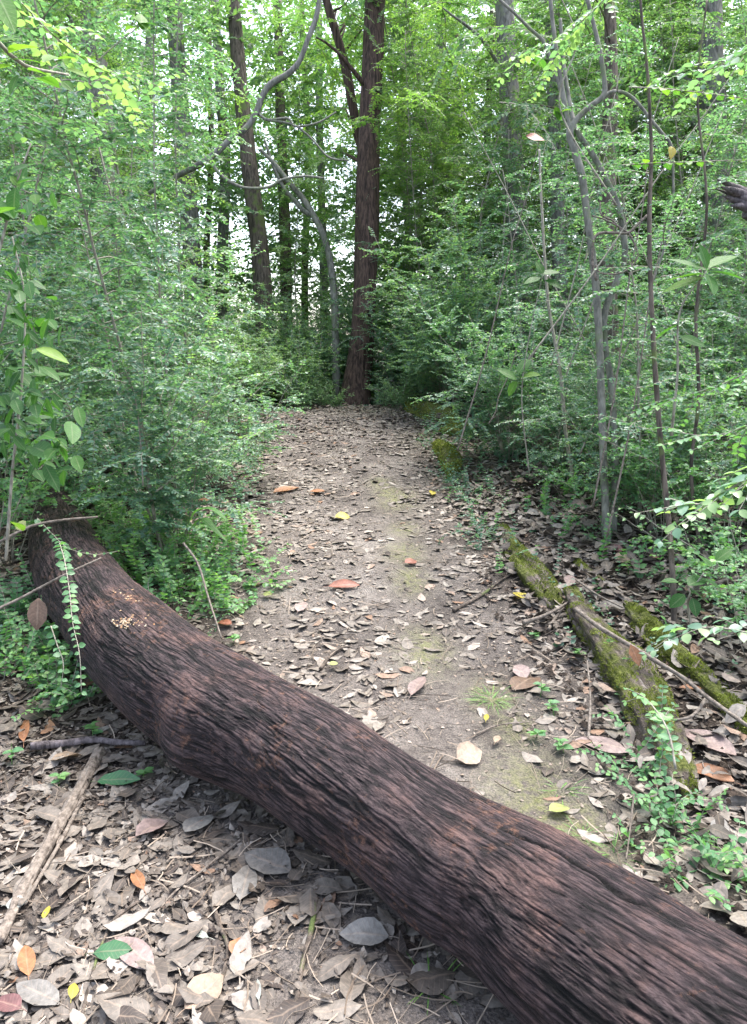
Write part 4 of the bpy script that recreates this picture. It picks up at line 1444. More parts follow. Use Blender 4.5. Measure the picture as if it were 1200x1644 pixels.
mat_plant('leafy_clump', 'dark leafy clump beneath the hanging vine', [(20, 990), (10, 1040), (45, 1000)], 15, .034, 608, G['herb'], .09, .28, rmean=.25)

# seedlings, a few leaves each
seeds = [(868, 1120, .07, 'bright green seedling in the middle of the right verge'), (890, 1150, .06, 'seedling just below the bright green one on the verge'), (862, 1185, .05, 'small seedling between curled dead leaves'), (935, 1060, .05, 'tiny seedling at the foot of the big mossy root'), (862, 1025, .04, 'tiny seedling beside the trail near the root gap'), (95, 1265, .05, 'five-leaved seedling beside the grey dead stick'), (1010, 925, .09, 'bright two-leaved seedling behind the mossy roots'), (375, 1035, .05, 'bluish seedling touching the log by the dead twig'), (230, 1250, .05, 'pale seedling under the shadow of the log'), (150, 1190, .06, 'yellow-green seedling below the log at left'), (20, 1230, .08, 'dark green plant at the left frame edge'), (905, 1210, .05, 'seedling at the edge of the bare patch above the log'), (995, 1130, .07, 'seedling climbing the flank of the big mossy root'), (830, 780, .1, 'leafy seedling in front of the right thicket'), (1000, 780, .12, 'leafy seedling between the pale saplings')]
rng = np.random.default_rng(700)
for px, py, hg, lab in seeds:
    b = ground_at(px, py)
    Lv = Leaves()
    B = grow(rng, (0, 0, 0), UP + rng.normal(size=3) * .3, hg, 4, .1, 0)
    for q in range(rng.integers(6, 9)):
        a = q * 2.4 + rng.random()
        t_ = rng.uniform(.45, 1)
        X2, _, _ = along(B, [t_])
        Lz = rng.uniform(.028, .045)
        Lv.add(X2, [[math.cos(a), math.sin(a), .25]], [[rng.normal() * .2, rng.normal() * .2, 1]], Lz, Lz * .33, rng.uniform(.5, .95))
    t = thing('seedling', lab, 'seedling', tuple(b))
    V, F = tube(B, np.linspace(.002, .001, len(B)), 5)
    mesh('stem', V, F, G['grass'], t, rnd=np.full(len(F), .5))
    leaf_obj('foliage', Lv.arr(), G['herb'], t, 'near')

# grass tufts
for px, py, n_, L_, lab in ((790, 1125, 70, .09, 'fine green grass tuft beside the trail above the log'), (935, 1345, 26, .07, 'sparse grass tuft against the far side of the log'), (900, 1270, 24, .06, 'thin grass tuft on the bare patch behind the log'), (985, 1375, 18, .07, 'small grass tuft at the log edge on the right'), (690, 1590, 14, .08, 'faint grass blades in the shadow under the log')):
    b = ground_at(px, py)
    Lv = Leaves()
    for q in range(n_):
        a = rng.uniform(0, 6.28)
        r_ = rng.random() * .06
        x, y = r_ * math.cos(a), r_ * math.sin(a)
        z = float(H(b[0] + x, b[1] + y)) - b[2]
        d = np.array([math.cos(a) * .9, math.sin(a) * .9, rng.uniform(.2, 1.0)])
        Lv.add([[x, y, z]], [d], [[-d[0] * .5, -d[1] * .5, 1]], L_ * rng.uniform(.5, 1.1), .0014, rng.random())
    V, F, rnd, lv = leaf_geo(Lv.arr(), 'wide', bend=.5)
    o = mesh('grass_tuft', V, F, G['grass'], None, rnd, luv=lv)
    o.location = tuple(b)
    tag(o, lab, 'grass tuft')

# two strap leaves at the foot of the left shrub
b = at(303, 850, 3.62)
t = thing('strap_leaf_plant', 'plant with two long glossy strap leaves by the trail edge', 'plant', tuple(b))
for rows in ([(300, 846, 3.62), (315, 820, 3.6), (340, 816, 3.55), (366, 836, 3.5)], [(306, 848, 3.62), (325, 832, 3.58), (345, 850, 3.52), (364, 868, 3.5)]):
    C = spline([at(*r) for r in rows], .02)
    n_ = len(C)
    u = np.linspace(0, 1, n_)
    T = nrm(np.gradient(C, axis=0))
    sd = nrm(np.cross(T, UP))
    w = .02 * np.sin(np.pi * (u * .93 + .05)) ** .6
    V = np.stack([C - sd * w[:, None], C + UP * -.005, C + sd * w[:, None]], 1).reshape(-1, 3)
    i = np.arange(n_ - 1)[:, None] * 3
    j = np.arange(2)[None]
    F = np.stack([i + j, i + j + 1, i + j + 4, i + j + 3], -1).reshape(-1, 4)
    mesh('strap_leaf', V - b, F, G['broad'], t, rnd=np.full(len(F), .6), smooth=True, luv=np.stack([np.repeat(u, 3) * 0, np.tile([-1, 0, 1], n_), np.zeros(n_ * 3)], -1))


# ------------------------------------------------------------------ hanging vines with paired round leaves
def vine(label, rows, leaf, gap, seed, name='hanging_vine', mat='herb', ratio=.4, rmean=.5, cat='vine', side=None):
    rng = np.random.default_rng(seed)
    C = spline([at(*r) for r in rows], .02)
    b = C[0].copy()
    t = thing(name, label, cat, tuple(b))
    V, F = tube(C - b, np.linspace(.0025, .0012, len(C)), 5)
    mesh('stem', V, F, G['twig'], t, smooth=True)
    Lv = Leaves()
    leafy(Lv, rng, C - b, leaf, gap, ratio=ratio, rmean=rmean, tilt=.55, ahead=.2, t0=.02)
    leaf_obj('foliage', Lv.arr(), G[mat], t, 'near')
    return t


vine('strand of small round paired leaves hanging over the log', [(96, 872, 3.1), (104, 900, 2.93), (112, 950, 2.78), (117, 1000, 2.66), (128, 1050, 2.58), (131, 1112, 2.55)], .034, .026, 801)
vine('second short strand of round leaves left of the long one', [(82, 1005, 2.7), (92, 1035, 2.66), (102, 1065, 2.62), (98, 1105, 2.6)], .03, .026, 802)
vine('thin leafy runner lying over the top of the log', [(60, 832, 3.5), (85, 858, 3.45), (110, 880, 3.35), (150, 890, 3.35), (190, 885, 3.4)], .03, .03, 803)
vine('horizontal leafy spray with small round leaves at upper right', [(1010, 140, 2.6), (1060, 142, 2.55), (1110, 147, 2.5), (1160, 153, 2.45), (1230, 164, 2.4)], .036, .034, 804, 'leafy_spray', 'broad', .42, .8, 'branch')
vine('lower horizontal leafy spray above the large-leaved rosette', [(1000, 265, 2.6), (1050, 262, 2.55), (1110, 260, 2.5), (1160, 258, 2.45), (1230, 256, 2.4)], .034, .03, 805, 'leafy_spray', 'broad', .4, .7, 'branch')


# near sprays from the right edge
def spray(label, rows, leaf, seed, k=7, ratio=.34, rmean=.6, mat='herb', name='leafy_branch', sub=.16):
    rng = np.random.default_rng(seed)
    C = spline([at(*r) for r in rows], .03)
    b = C[0].copy()
    t = thing(name, label, 'branch', tuple(b))
    tb = [tube(C - b, np.linspace(.004, .0015, len(C)), 6)]
    Lv = Leaves()
    leafy(Lv, rng, C - b, leaf, leaf * .75, ratio=ratio, rmean=rmean, tilt=.3)
    for q in range(k):
        X2, T2, _ = along(C - b, [(q + .6) / k * .9])
        sd = nrm(np.cross(T2[0], UP)) * (1 if q % 2 else -1)
        B = grow(rng, X2[0], T2[0] + sd * .9 + rng.normal(size=3) * .15, sub * rng.uniform(.6, 1.2), 5, .08, .35)
        tb.append(tube(B, np.linspace(.0015, .0008, len(B)), 4, False))
        leafy(Lv, rng, B, leaf, leaf * .7, ratio=ratio, rmean=rmean + .1, tilt=.3)
    V, F = join(tb)
    mesh('stem', V, F, G['twig'], t, smooth=True)
    leaf_obj('foliage', Lv.arr(), G[mat], t, 'near')
    return t


spray('pale green leafy branch reaching in at the right edge', [(1330, 700, 1.7), (1250, 735, 1.75), (1180, 780, 1.8), (1120, 810, 1.85), (1075, 800, 1.9)], .042, 811, 13, sub=.15, rmean=.7, mat='privet')
spray('leafy branch above the mossy roots at the right edge', [(1340, 1060, 1.8), (1250, 1030, 1.85), (1170, 1010, 1.9), (1110, 1010, 1.95), (1045, 1035, 2.0)], .042, 812, 9, sub=.13, mat='privet')
spray('leafy shoot curving over the big mossy root', [(1085, 1235, 2.05), (1075, 1180, 2.1), (1060, 1150, 2.15), (1035, 1120, 2.2), (1005, 1105, 2.2)], .034, 813, 3, sub=.06)
spray('small-leaved branch low on the right beside saplings', [(1300, 560, 2.6), (1220, 590, 2.7), (1150, 620, 2.8), (1080, 640, 2.9), (1020, 650, 3.0)], .034, 814, 9, sub=.22, rmean=.5)
spray('small-leaved branch at middle right under the rosette', [(1300, 640, 2.4), (1210, 680, 2.5), (1140, 700, 2.6), (1070, 690, 2.7)], .034, 815, 8, sub=.2, rmean=.5)
spray('spray of pale leaves above the moss stones', [(790, 590, 7.2), (760, 610, 7.1), (720, 628, 7.0), (670, 640, 7.0)], .06, 816, 6, sub=.25, mat='privet')
spray('silvery spray arching up from the left shrub', [(262, 690, 4.0), (290, 620, 4.0), (318, 560, 3.95), (340, 515, 3.9), (352, 498, 3.85)], .03, 817, 6, sub=.13, mat='privet', rmean=.75)
spray('silvery spray reaching right from the left shrub', [(270, 730, 4.0), (300, 690, 3.95), (340, 640, 3.9), (385, 612, 3.85), (435, 596, 3.8)], .03, 818, 8, sub=.14, mat='privet', rmean=.75)
spray('low flat spray stretching over the left trail edge', [(250, 790, 4.1), (310, 745, 4.1), (370, 715, 4.1), (445, 680, 4.2)], .028, 819, 8, sub=.2, mat='privet', rmean=.7)
spray('upright spray in the middle of the left shrub', [(230, 780, 4.0), (225, 700, 4.0), (215, 630, 3.95), (190, 570, 3.9)], .03, 820, 8, sub=.2, mat='privet', rmean=.6)
spray('leafy branch hanging at the upper right corner', [(1330, 20, 3.0), (1240, 60, 3.1), (1170, 100, 3.2), (1110, 120, 3.3)], .05, 821, 9, sub=.35, mat='privet', rmean=.55)
spray('bright leafy branch across the top right', [(1020, -60, 3.6), (960, 10, 3.6), (900, 60, 3.7), (840, 90, 3.8)], .045, 822, 10, sub=.4, mat='privet', rmean=.7)
spray('leafy branch hanging at the top left corner', [(-60, -80, 2.6), (20, -10, 2.7), (90, 60, 2.8), (160, 110, 2.9), (220, 130, 3.0)], .045, 823, 11, sub=.35, mat='privet', rmean=.85)
spray('leafy branch crossing the upper left trunks', [(-40, 180, 3.4), (60, 200, 3.5), (160, 190, 3.6), (260, 160, 3.7)], .045, 824, 11, sub=.4, mat='privet', rmean=.7)


# ------------------------------------------------------------------ broad-leaved plants
def broad(label, stem_rows, leaves, seed, name='broad_leaf_plant', cat='plant', mat='broad'):
    """leaves: (base px, py, tip px, py, depth, width ratio, shade)"""
    C = spline([at(*r) for r in stem_rows], .03)
    b = C[0].copy()
    t = thing(name, label, cat, tuple(b))
    V, F = tube(C - b, np.linspace(.006, .0025, len(C)), 7)
    mesh('stem', V, F, G['twig'], t, smooth=True)
    Lv = Leaves()
    rng = np.random.default_rng(seed)
    for x0, y0, x1, y1, d, wr, sh in leaves:
        p0, p1 = at(x0, y0, d), at(x1, y1, d + rng.normal() * .04)
        L = np.linalg.norm(p1 - p0)
        Lv.add([p0 - b], [p1 - p0], [np.array([rng.normal() * .3, -.35 + rng.normal() * .2, 1.0])], L, L * wr, sh)
    leaf_obj('foliage', Lv.arr(), G[mat], t, 'near', bend=.12)
    return t


broad('large glossy rosette of six leaves on a thin stem at right', [(1078, 700, 3.0), (1088, 600, 2.95), (1092, 500, 2.9), (1135, 435, 2.85)],
      [(1135, 432, 1127, 390, 2.85, .24, .4), (1138, 430, 1186, 400, 2.85, .18, .65), (1134, 434, 1074, 411, 2.85, .16, .55), (1136, 436, 1200, 440, 2.85, .17, .5), (1132, 440, 1066, 445, 2.85, .15, .7), (1136, 440, 1150, 470, 2.85, .3, .5), (1130, 445, 1062, 462, 2.85, .16, .8), (1136, 438, 1120, 400, 2.9, .3, .5), (1092, 520, 1050, 540, 2.9, .25, .6), (1092, 540, 1135, 555, 2.9, .25, .5)], 901)
rng = np.random.default_rng(902)
lv_ = []
for (bx, by, n_) in ((30, 430, 6), (50, 500, 6), (75, 560, 5), (20, 590, 7), (60, 650, 7), (85, 700, 6), (30, 700, 7), (70, 760, 5), (15, 640, 5), (25, 500, 5)):
    for q in range(n_ * 4):
        a = rng.uniform(-.6, 3.6)
        L_ = rng.uniform(15, 34)
        lv_.append(((bx_ := bx + rng.normal() * 22), (by_ := by + rng.normal() * 24), bx_ + math.cos(a) * L_, by_ + math.sin(a) * L_ * .9 + 5, rng.uniform(2.3, 2.9), rng.uniform(.17, .24), rng.uniform(0, .6)))
lv_ += [(58, 560, 112, 578, 2.2, .22, .95), (85, 700, 112, 722, 2.3, .17, .8), (72, 745, 94, 785, 2.3, .18, .2), (20, 838, 38, 850, 2.3, .35, .9)]
broad('dark glossy broad-leaved bush filling the left edge', [(10, 900, 2.7), (20, 760, 2.65), (35, 620, 2.6), (40, 480, 2.6), (20, 380, 2.6)], lv_, 903, 'broad_leaf_shrub', 'shrub')
lv_ = []
for (bx, by, n_) in ((20, 330, 6), (30, 280, 5), (10, 390, 5), (55, 360, 4), (80, 320, 3)):
    for q in range(n_):
        a = rng.uniform(-.6, 3.6)
        L_ = rng.uniform(14, 26)
        lv_.append((bx + rng.normal() * 14, by + rng.normal() * 12, bx + math.cos(a) * L_, by + math.sin(a) * L_, rng.uniform(2.3, 2.8), rng.uniform(.25, .34), rng.uniform(.2, .8)))
broad('climber with rounded leaves at the left edge above the bush', [(-20, 470, 2.6), (5, 380, 2.6), (25, 300, 2.6), (50, 230, 2.6)], lv_, 904, 'leafy_climber', 'climber')
lv_ = [(15, 85, 62, 66, 1.6, .2, .95), (18, 95, 85, 95, 1.6, .13, .6), (45, 112, 92, 120, 1.65, .16, .7), (-6, -10, 18, 30, 1.6, .15, .5), (14, -5, 30, 26, 1.6, .15, .6), (0, 110, 20, 100, 1.6, .4, 1.0), (30, 120, 12, 150, 1.6, .3, .3), (60, 125, 95, 135, 1.7, .22, .5), (-15, 70, 30, 55, 1.6, .2, .7), (100, 130, 118, 145, 1.75, .3, .4), (70, 100, 100, 85, 1.8, .2, .8), (95, 95, 125, 90, 1.9, .2, .9), (105, 110, 140, 120, 1.9, .18, .9)]
broad('bright long-leaved branch hanging nearest at the top left', [(-60, 20, 1.6), (0, 70, 1.62), (40, 105, 1.65), (110, 120, 1.8)], lv_, 905, 'leafy_branch', 'branch', 'fresh')
lv_ = []
for (bx, by) in ((145, 110), (150, 190), (225, 40), (640, 10), (870, 100), (925, 60), (900, 175)):
    for q in range(4):
        a = rng.uniform(0, 6.28)
        L_ = rng.uniform(16, 26)
        lv_.append((bx + rng.normal() * 6, by + rng.normal() * 6, bx + math.cos(a) * L_, by + math.sin(a) * L_, 4.0, .3, rng.uniform(.5, 1)))
for nm, sel, rows, lb in (('l', lv_[:12], [(180, 320, 4.0), (150, 190, 4.0), (150, 110, 4.0), (225, 40, 4.0)], 'loose bright-leaved shoot in front of the broad grey trunk'), ('r', lv_[16:], [(990, 330, 4.0), (900, 175, 4.0), (925, 60, 4.0), (870, -60, 4.0)], 'loose bright-leaved shoot above the pale forked sapling')):
    broad(lb, rows, sel, 906, 'leafy_shoot', 'shoot')
lv_ = [(830, 610, 800, 590, 5.2, .28, .6), (832, 600, 850, 572, 5.2, .3, .5), (836, 606, 868, 600, 5.2, .3, .8), (830, 612, 815, 635, 5.2, .3, .7), (870, 440, 900, 434, 5.2, .26, .4), (875, 450, 905, 462, 5.2, .26, .3), (868, 446, 842, 452, 5.2, .28, .5), (872, 440, 862, 418, 5.2, .3, .4)]
broad('thin shoot with a few broad leaves in the right thicket', [(850, 760, 5.3), (838, 640, 5.2), (850, 540, 5.2), (872, 440, 5.2)], lv_, 907, 'leafy_shoot', 'shoot')
lv_ = [(1105, 940, 1135, 925, 2.9, .34, .2), (1110, 950, 1140, 960, 2.9, .34, .15), (1100, 955, 1075, 975, 2.9, .34, .2), (1090, 935, 1062, 930, 2.9, .34, .3), (1112, 960, 1120, 990, 2.9, .34, .1), (1130, 930, 1160, 945, 2.9, .32, .2), (1150, 900, 1175, 880, 2.9, .32, .5), (1140, 910, 1120, 885, 2.9, .32, .4)]
broad('dark oval-leaved plant beside the brown sapling foot', [(1110, 1010, 3.0), (1106, 960, 2.95), (1130, 920, 2.9)], lv_, 908)


# ================================================================== MOSSY ROOTS, STONES
def mossy(name, label, rows, seed, cat='root', amp=0.01, moss=0.05, n_tuft=5000, fa=40, fs=7, tuft=1.0):
    """rows (px, py, radius, lift)"""
    C = []
    for px, py, r, l in rows:
        g = ground_at(px, py)
        C.append((g[0], g[1], g[2] + l - .018, r))
    V, F, luv, hh = rough_tube(C, 0.006, 80, amp, fa, fs, seed, low=0.16)
    b = np.array(C[0][:3])
    t = thing(name, label, cat, tuple(b))
    mesh('wood', V - b, F, G['mossbark'], t, smooth=True, luv=luv, hh=np.full(len(V), moss))
    rng = np.random.default_rng(seed)
    # tufts of moss where the noise wants them, on the upper side
    cen = V[F].mean(1)
    nn = nrm(np.cross(V[F[:, 1]] - V[F[:, 0]], V[F[:, 3]] - V[F[:, 0]]))
    axs = spline(C, .006)
    q = rng.integers(0, len(F), n_tuft * 3)
    c, n_ = cen[q], nn[q]
    k = np.array([np.argmin(((axs[:, :3] - p_) ** 2).sum(1)) for p_ in c[::1]])
    s_ = np.sign(((c - axs[k, :3]) * n_).sum(1))[:, None]
    n_ = n_ * s_
    msk = (n_[:, 2] > 0.0) & (fbm(c * 9, seed + 3, 3) + moss * 2 > 0.14)
    c, n_ = c[msk][:n_tuft], n_[msk][:n_tuft]
    d = nrm(n_ + rng.normal(size=c.shape) * .8)
    Lv = Leaves()
    Lv.add(c - b, d, np.cross(d, rng.normal(size=c.shape)), rng.uniform(.007, .016, len(c)) * tuft, .0022 * tuft, np.clip(.5 + .35 * fbm(c * 25, seed + 8, 3) * 2 + rng.normal(size=len(c)) * .15, 0, 1))
    leaf_obj('moss', Lv.arr(), G['mossy'], t, 'far')
    return t


mossy('mossy_root', 'short moss-streaked root edging the trail, uppermost of three', [(808, 846, .045, -.02), (820, 880, .065, .01), (845, 920, .075, .01), (875, 955, .07, .0), (898, 978, .04, -.02)], 1, n_tuft=7000)
mossy('mossy_root', 'largest moss-covered root with a bare grey ridge', [(915, 962, .03, .06), (935, 1000, .07, .05), (975, 1055, .085, .04), (1015, 1110, .09, .04), (1050, 1165, .085, .03), (1085, 1235, .075, .0), (1110, 1300, .05, -.04)], 2, n_tuft=12000, moss=.03)
mossy('mossy_root', 'bright green mossy root farthest right behind the big one', [(1012, 975, .05, -.01), (1040, 1010, .065, .01), (1080, 1052, .065, .01), (1130, 1090, .055, .0), (1190, 1150, .055, .0), (1250, 1220, .05, .0)], 3, n_tuft=11000, moss=.16)
mossy('mossy_branch', 'short thin mossy limb behind the root gap', [(925, 900, .03, .0), (955, 925, .035, .0), (985, 945, .02, -.01)], 4, 'branch', n_tuft=2500)


LEDGE = (('broad low moss-covered stone edging the trail at its crest', [(648, 650, .05, .0), (670, 662, .11, .02), (705, 674, .13, .02), (742, 684, .07, .0)]), ('small low mossy stone right of the broad one', [(712, 694, .05, .0), (734, 698, .09, .02), (762, 700, .06, .0)]), ('narrow mossy stone lowest of the three by the upper trail', [(702, 712, .04, .0), (712, 728, .10, .0), (722, 752, .09, -.01), (726, 772, .04, -.03)]))
for q, (lb, rw) in enumerate(LEDGE):
    mossy('mossy_stone', lb, rw, 20 + q, 'stone', amp=.014, moss=.14, n_tuft=5000, fa=18, fs=9, tuft=1.7)


# ================================================================== STICKS
def stick(label, rows, r0, r1, seed, mat='deadwood', name='stick', lift=0.012, amp=.0015, sides=14, cat='stick', rise=None):
    C = []
    for q, (px, py) in enumerate(rows):
        g = ground_at(px, py)
        u = q / (len(rows) - 1)
        l = lift + (rise[q] if rise else 0)
        # keep its place in the picture when raised
        d = (g[1] * CP + (CZ - g[2]) * SP)
        if l > .03:
            p = at_z(px, py, g[2] + l)
        else:
            p = np.array([g[0], g[1], g[2] + l])
        C.append((*p, r0 + (r1 - r0) * u))
    V, F, luv, hh = rough_tube(C, 0.01, sides, amp, 120, 14, seed, low=.03)
    o = mesh(name, V, F, G[mat], smooth=True)
    return tag(o, label, cat)


stick('long split grey stick at lower left with ragged grain', [(162, 1215), (130, 1275), (90, 1345), (50, 1420), (20, 1480), (0, 1525)], .020, .012, 1, amp=.006, sides=40, lift=.018)
stick('thinner splinter lying along the long grey stick', [(135, 1290), (100, 1360), (60, 1430), (42, 1465)], .007, .004, 2, lift=.02)
stick('dark crooked stick crossing the top of the long grey one', [(50, 1212), (95, 1207), (150, 1200), (190, 1204), (235, 1205)], .015, .009, 3, 'darkwood', lift=.03, amp=.004)
stick('thin curved brown twig in the lower middle litter', [(335, 1435), (352, 1490), (366, 1530), (360, 1570), (345, 1620), (342, 1644)], .006, .004, 4, 'brownbark')
stick('straight brown twig under the near end of the log', [(508, 1450), (500, 1500), (488, 1550), (472, 1640)], .008, .005, 5, 'brownbark')
stick('thin straight twig from the litter toward the lower left', [(265, 1430), (200, 1470), (175, 1500), (150, 1570), (132, 1640)], .005, .003, 6, 'brownbark')
stick('long fine twig lying across the lower litter', [(420, 1330), (330, 1400), (280, 1440), (230, 1500)], .004, .0025, 7)
stick('short forked dark twig on the trail above the log', [(515, 1078), (530, 1058), (548, 1045), (562, 1043)], .008, .005, 8, 'brownbark')
stick('dark twig on the right verge beside the yellow leaf', [(728, 985), (752, 972), (780, 955), (800, 938), (826, 922)], .010, .005, 9, 'brownbark')
stick('long pale branch lying across the mossy roots', [(925, 978), (960, 1005), (1010, 1035), (1060, 1065), (1100, 1090), (1130, 1115), (1200, 1165)], .011, .007, 10, lift=.13, rise=[0, .01, .01, 0, -.02, -.04, -.05])
stick('thin forked twig over the leaves right of the big root', [(1135, 1120), (1110, 1150), (1070, 1155), (1050, 1140)], .006, .004, 11, lift=.06)
stick('upright thin bare twig at the foot of the big root', [(945, 1190), (948, 1120), (943, 1060)], .005, .003, 12, lift=.01, rise=[0, .05, .10])
stick('pale straight twig slanting over the leaves at right', [(925, 930), (960, 955), (1000, 975)], .006, .004, 13, lift=.08)
stick('bent grey twig heap beside the trail above the root gap', [(840, 1000), (870, 990), (895, 978), (915, 965)], .011, .006, 14, lift=.04)
stick('short grey twig pointing at the root gap', [(880, 1020), (892, 1000), (905, 985)], .008, .006, 15, lift=.03)
stick('grey stick near the right frame edge behind the leaves', [(1140, 940), (1170, 930), (1215, 922)], .009, .007, 16, lift=.12)
stick('small curved twig in the bare patch', [(760, 1185), (800, 1170), (850, 1165)], .003, .002, 17)
stick('thin upright straw between the log and the clump', [(1005, 1385), (1012, 1330), (1018, 1275)], .003, .002, 18, lift=.01, rise=[0, .05, .1])
stick('curved brown twig in the litter below the green clump seedlings', [(955, 1220), (975, 1250), (1010, 1275), (1040, 1290)], .008, .004, 19, 'brownbark', lift=.03)
# canes leaning on the log
for rows, r, lb in (([(0, 870, 3.3), (50, 845, 3.35), (100, 835, 3.4), (158, 830, 3.45)], .007, 'pale cane lying across the far end of the log'), ([(-20, 985, 2.95), (30, 962, 3.0), (100, 925, 3.05), (163, 896, 3.1)], .0065, 'second pale cane crossing the log below the first'), ([(295, 872, 3.6), (318, 905, 3.5), (335, 960, 3.4), (356, 1025, 3.25)], .006, 'pale bent cane slanting from the green mat to the log')):
    C = spline([at(*q) for q in rows], .03)
    V, F = tube(C, np.linspace(r, r * .7, len(C)), 8)
    tag(mesh('dead_cane', V, F, G['deadwood'], smooth=True), lb, 'cane')
# fallen dark sticks in the shade of the left shrubs
stick('dark fallen branch in the shade under the left shrubs', [(110, 735), (140, 738), (175, 745)], .018, .010, 31, 'darkwood', 'dead_branch', cat='branch', lift=.05)
stick('dark stick in the shade just above the log end', [(125, 790), (160, 796), (205, 800)], .014, .008, 32, 'darkwood', 'dead_branch', cat='branch', lift=.04)

# ================================================================== LEAF LITTER
def litter(name, label, n, xr, yr, size, seed, lod, dens, ratio=(.17, .29), lift=.02, tilt=.2, jag=.07, curl=.25, dr=0.0, mat='litter', bend=.22):
    rng = np.random.default_rng(seed)
    x = rng.uniform(*xr, n * 3)
    y = rng.uniform(*yr, n * 3)
    k = (rng.random(n * 3) < dens(x, y)) & (np.abs(x) < .56 * y + 1.2)
    x, y = x[k][:n], y[k][:n]
    m_ = len(x)
    L = rng.uniform(*size, m_) * rng.uniform(.75, 1.1, m_)
    z = H(x, y) + .002 + rng.random(m_) ** 2 * lift
    a = rng.uniform(0, 2 * np.pi, m_)
    D = np.stack([np.cos(a), np.sin(a), rng.normal(size=m_) * tilt * .7], -1)
    Nn = np.stack([rng.normal(size=m_) * tilt, rng.normal(size=m_) * tilt, np.ones(m_)], -1)
    Nn *= np.where(rng.random(m_) < .45, -1, 1)[:, None]
    R = np.clip(.52 + dr + .24 * rng.normal(size=m_), 0, 1)
    P = np.stack([x, y, z], -1) - nrm(D) * L[:, None] * .5
    P[:, 2] += np.abs(D[:, 2]) * L * .35
    Lv = Leaves()
    Lv.add(P, D, Nn, L, L * rng.uniform(*ratio, m_), R)
    o = leaf_obj(name, Lv.arr(), G[mat], None, lod, jag=jag, curl=curl, bend=bend, seed=seed)
    return tag(o, label, 'leaf litter', kind='stuff')


def d_fore(x, y):
    lg = np.interp(x, axp[::20, 0], axp[::20, 1])
    return np.where(y < lg + .15, 0.55 + .95 * fbm2(x, y, 2.0, 5, 3), 0.0)


def d_path(x, y):
    o_ = np.abs(x - path_c(y)) - path_hw(y)
    t = (x - path_c(y)) / path_hw(y)
    bare = np.exp(-((t - .32) / .30) ** 2) * sstep(8.5, 6.5, y)
    bare2 = np.exp(-(((x - .45) / .35) ** 2 + ((y - 2.3) / .45) ** 2))
    n = fbm2(x, y, 1.6, 12, 3)
    base = .60 + .5 * n + .35 * sstep(7, 9, y) + .2 * sstep(-.1, .3, o_)
    return np.clip(base - .5 * bare - .55 * bare2, .03, 1)


litter('leaf_litter', 'layer of broken grey and brown dead leaves in front of the log', 3000, (-2.4, 2.4), (.55, 3.6), (.04, .14), 21, 'near', d_fore, jag=.11, dr=-.09, bend=.15, tilt=.12, curl=.15)
litter('leaf_crumbs', 'crumbled leaf fragments in front of the log', 26000, (-2.4, 2.4), (.55, 3.6), (.006, .034), 22, 'wide', d_fore, ratio=(.14, .42), tilt=.2, jag=.25, dr=-.12)
litter('leaf_litter', 'dead leaves strewn over the trail and its verges', 26000, (-4.5, 4.5), (1.9, 10.8), (.045, .115), 23, 'wide', d_path, lift=.006, dr=.14, tilt=.075, curl=.15, jag=.1, bend=.12)
litter('leaf_crumbs', 'small crumbled leaf pieces covering the trail', 80000, (-4.2, 4.2), (1.6, 10.5), (.006, .026), 24, 'mid', lambda x, y: np.clip(d_path(x, y) + .25, 0, 1), ratio=(.14, .4), tilt=.08, jag=.2, lift=.003, dr=.08)
litter('leaf_litter', 'thick dead leaves on the right bank among the roots', 6500, (.8, 4.2), (1.5, 6.5), (.04, .12), 25, 'near', lambda x, y: np.where(x - path_c(y) > path_hw(y) + .05, .8, 0), lift=.045, tilt=.36)
litter('leaf_litter', 'dead leaves over the forest floor beyond the trail', 14000, (-9, 9), (5, 18), (.05, .12), 26, 'mid', lambda x, y: np.where(np.abs(x - path_c(y)) > path_hw(y), .8, np.where(y > 10, .5, 0)), lift=.04)
# straw and twig bits
rng = np.random.default_rng(27)
tb, rr_ = [], []
for q in range(5200):
    y = .6 + 9 * rng.random() ** 1.5
    x = rng.uniform(-.56 * y - .8, .56 * y + .8)
    L = rng.uniform(.03, .16)
    a = rng.uniform(0, 6.28)
    zz = float(0)
    tb.append((x, y, L, a))
tb = np.array(tb)
z0 = H(tb[:, 0], tb[:, 1]) + rng.uniform(.004, .022, len(tb))
c_ = np.stack([tb[:, 0], tb[:, 1], z0], -1)
d_ = np.stack([np.cos(tb[:, 3]), np.sin(tb[:, 3]), rng.normal(size=len(tb)) * .12], -1)
u = np.linspace(-.5, .5, 4)
sd_ = np.stack([-d_[:, 1], d_[:, 0], np.zeros(len(tb))], -1)
cv = rng.normal(size=len(tb)) * .12
ctr = c_[:, None] + d_[:, None] * (u[None] * tb[:, 2:3])[..., None] + sd_[:, None] * ((u[None] ** 2 - .1) * (cv * tb[:, 2])[:, None] * 2)[..., None]
rad = rng.uniform(.0007, .0024, len(tb))
an = np.array([0, 2.09, 4.19])
Vt = ctr[:, :, None] + (sd_[:, None, None] * np.cos(an)[None, None, :, None] + UP * np.sin(an)[None, None, :, None]) * rad[:, None, None, None]
Vt = Vt.reshape(-1, 3)
fq = []
for i in range(3):
    for j in range(3):
        fq.append([i * 3 + j, i * 3 + (j + 1) % 3, (i + 1) * 3 + (j + 1) % 3, (i + 1) * 3 + j])
Ft = (np.arange(len(tb))[:, None, None] * 12 + np.array(fq)[None]).reshape(-1, 4)
tag(mesh('twig_litter', Vt, Ft, G['dry'], rnd=np.repeat(rng.random(len(tb)), 9)), 'scattered bits of straw and fine broken twigs on the ground', 'twig litter', kind='stuff')
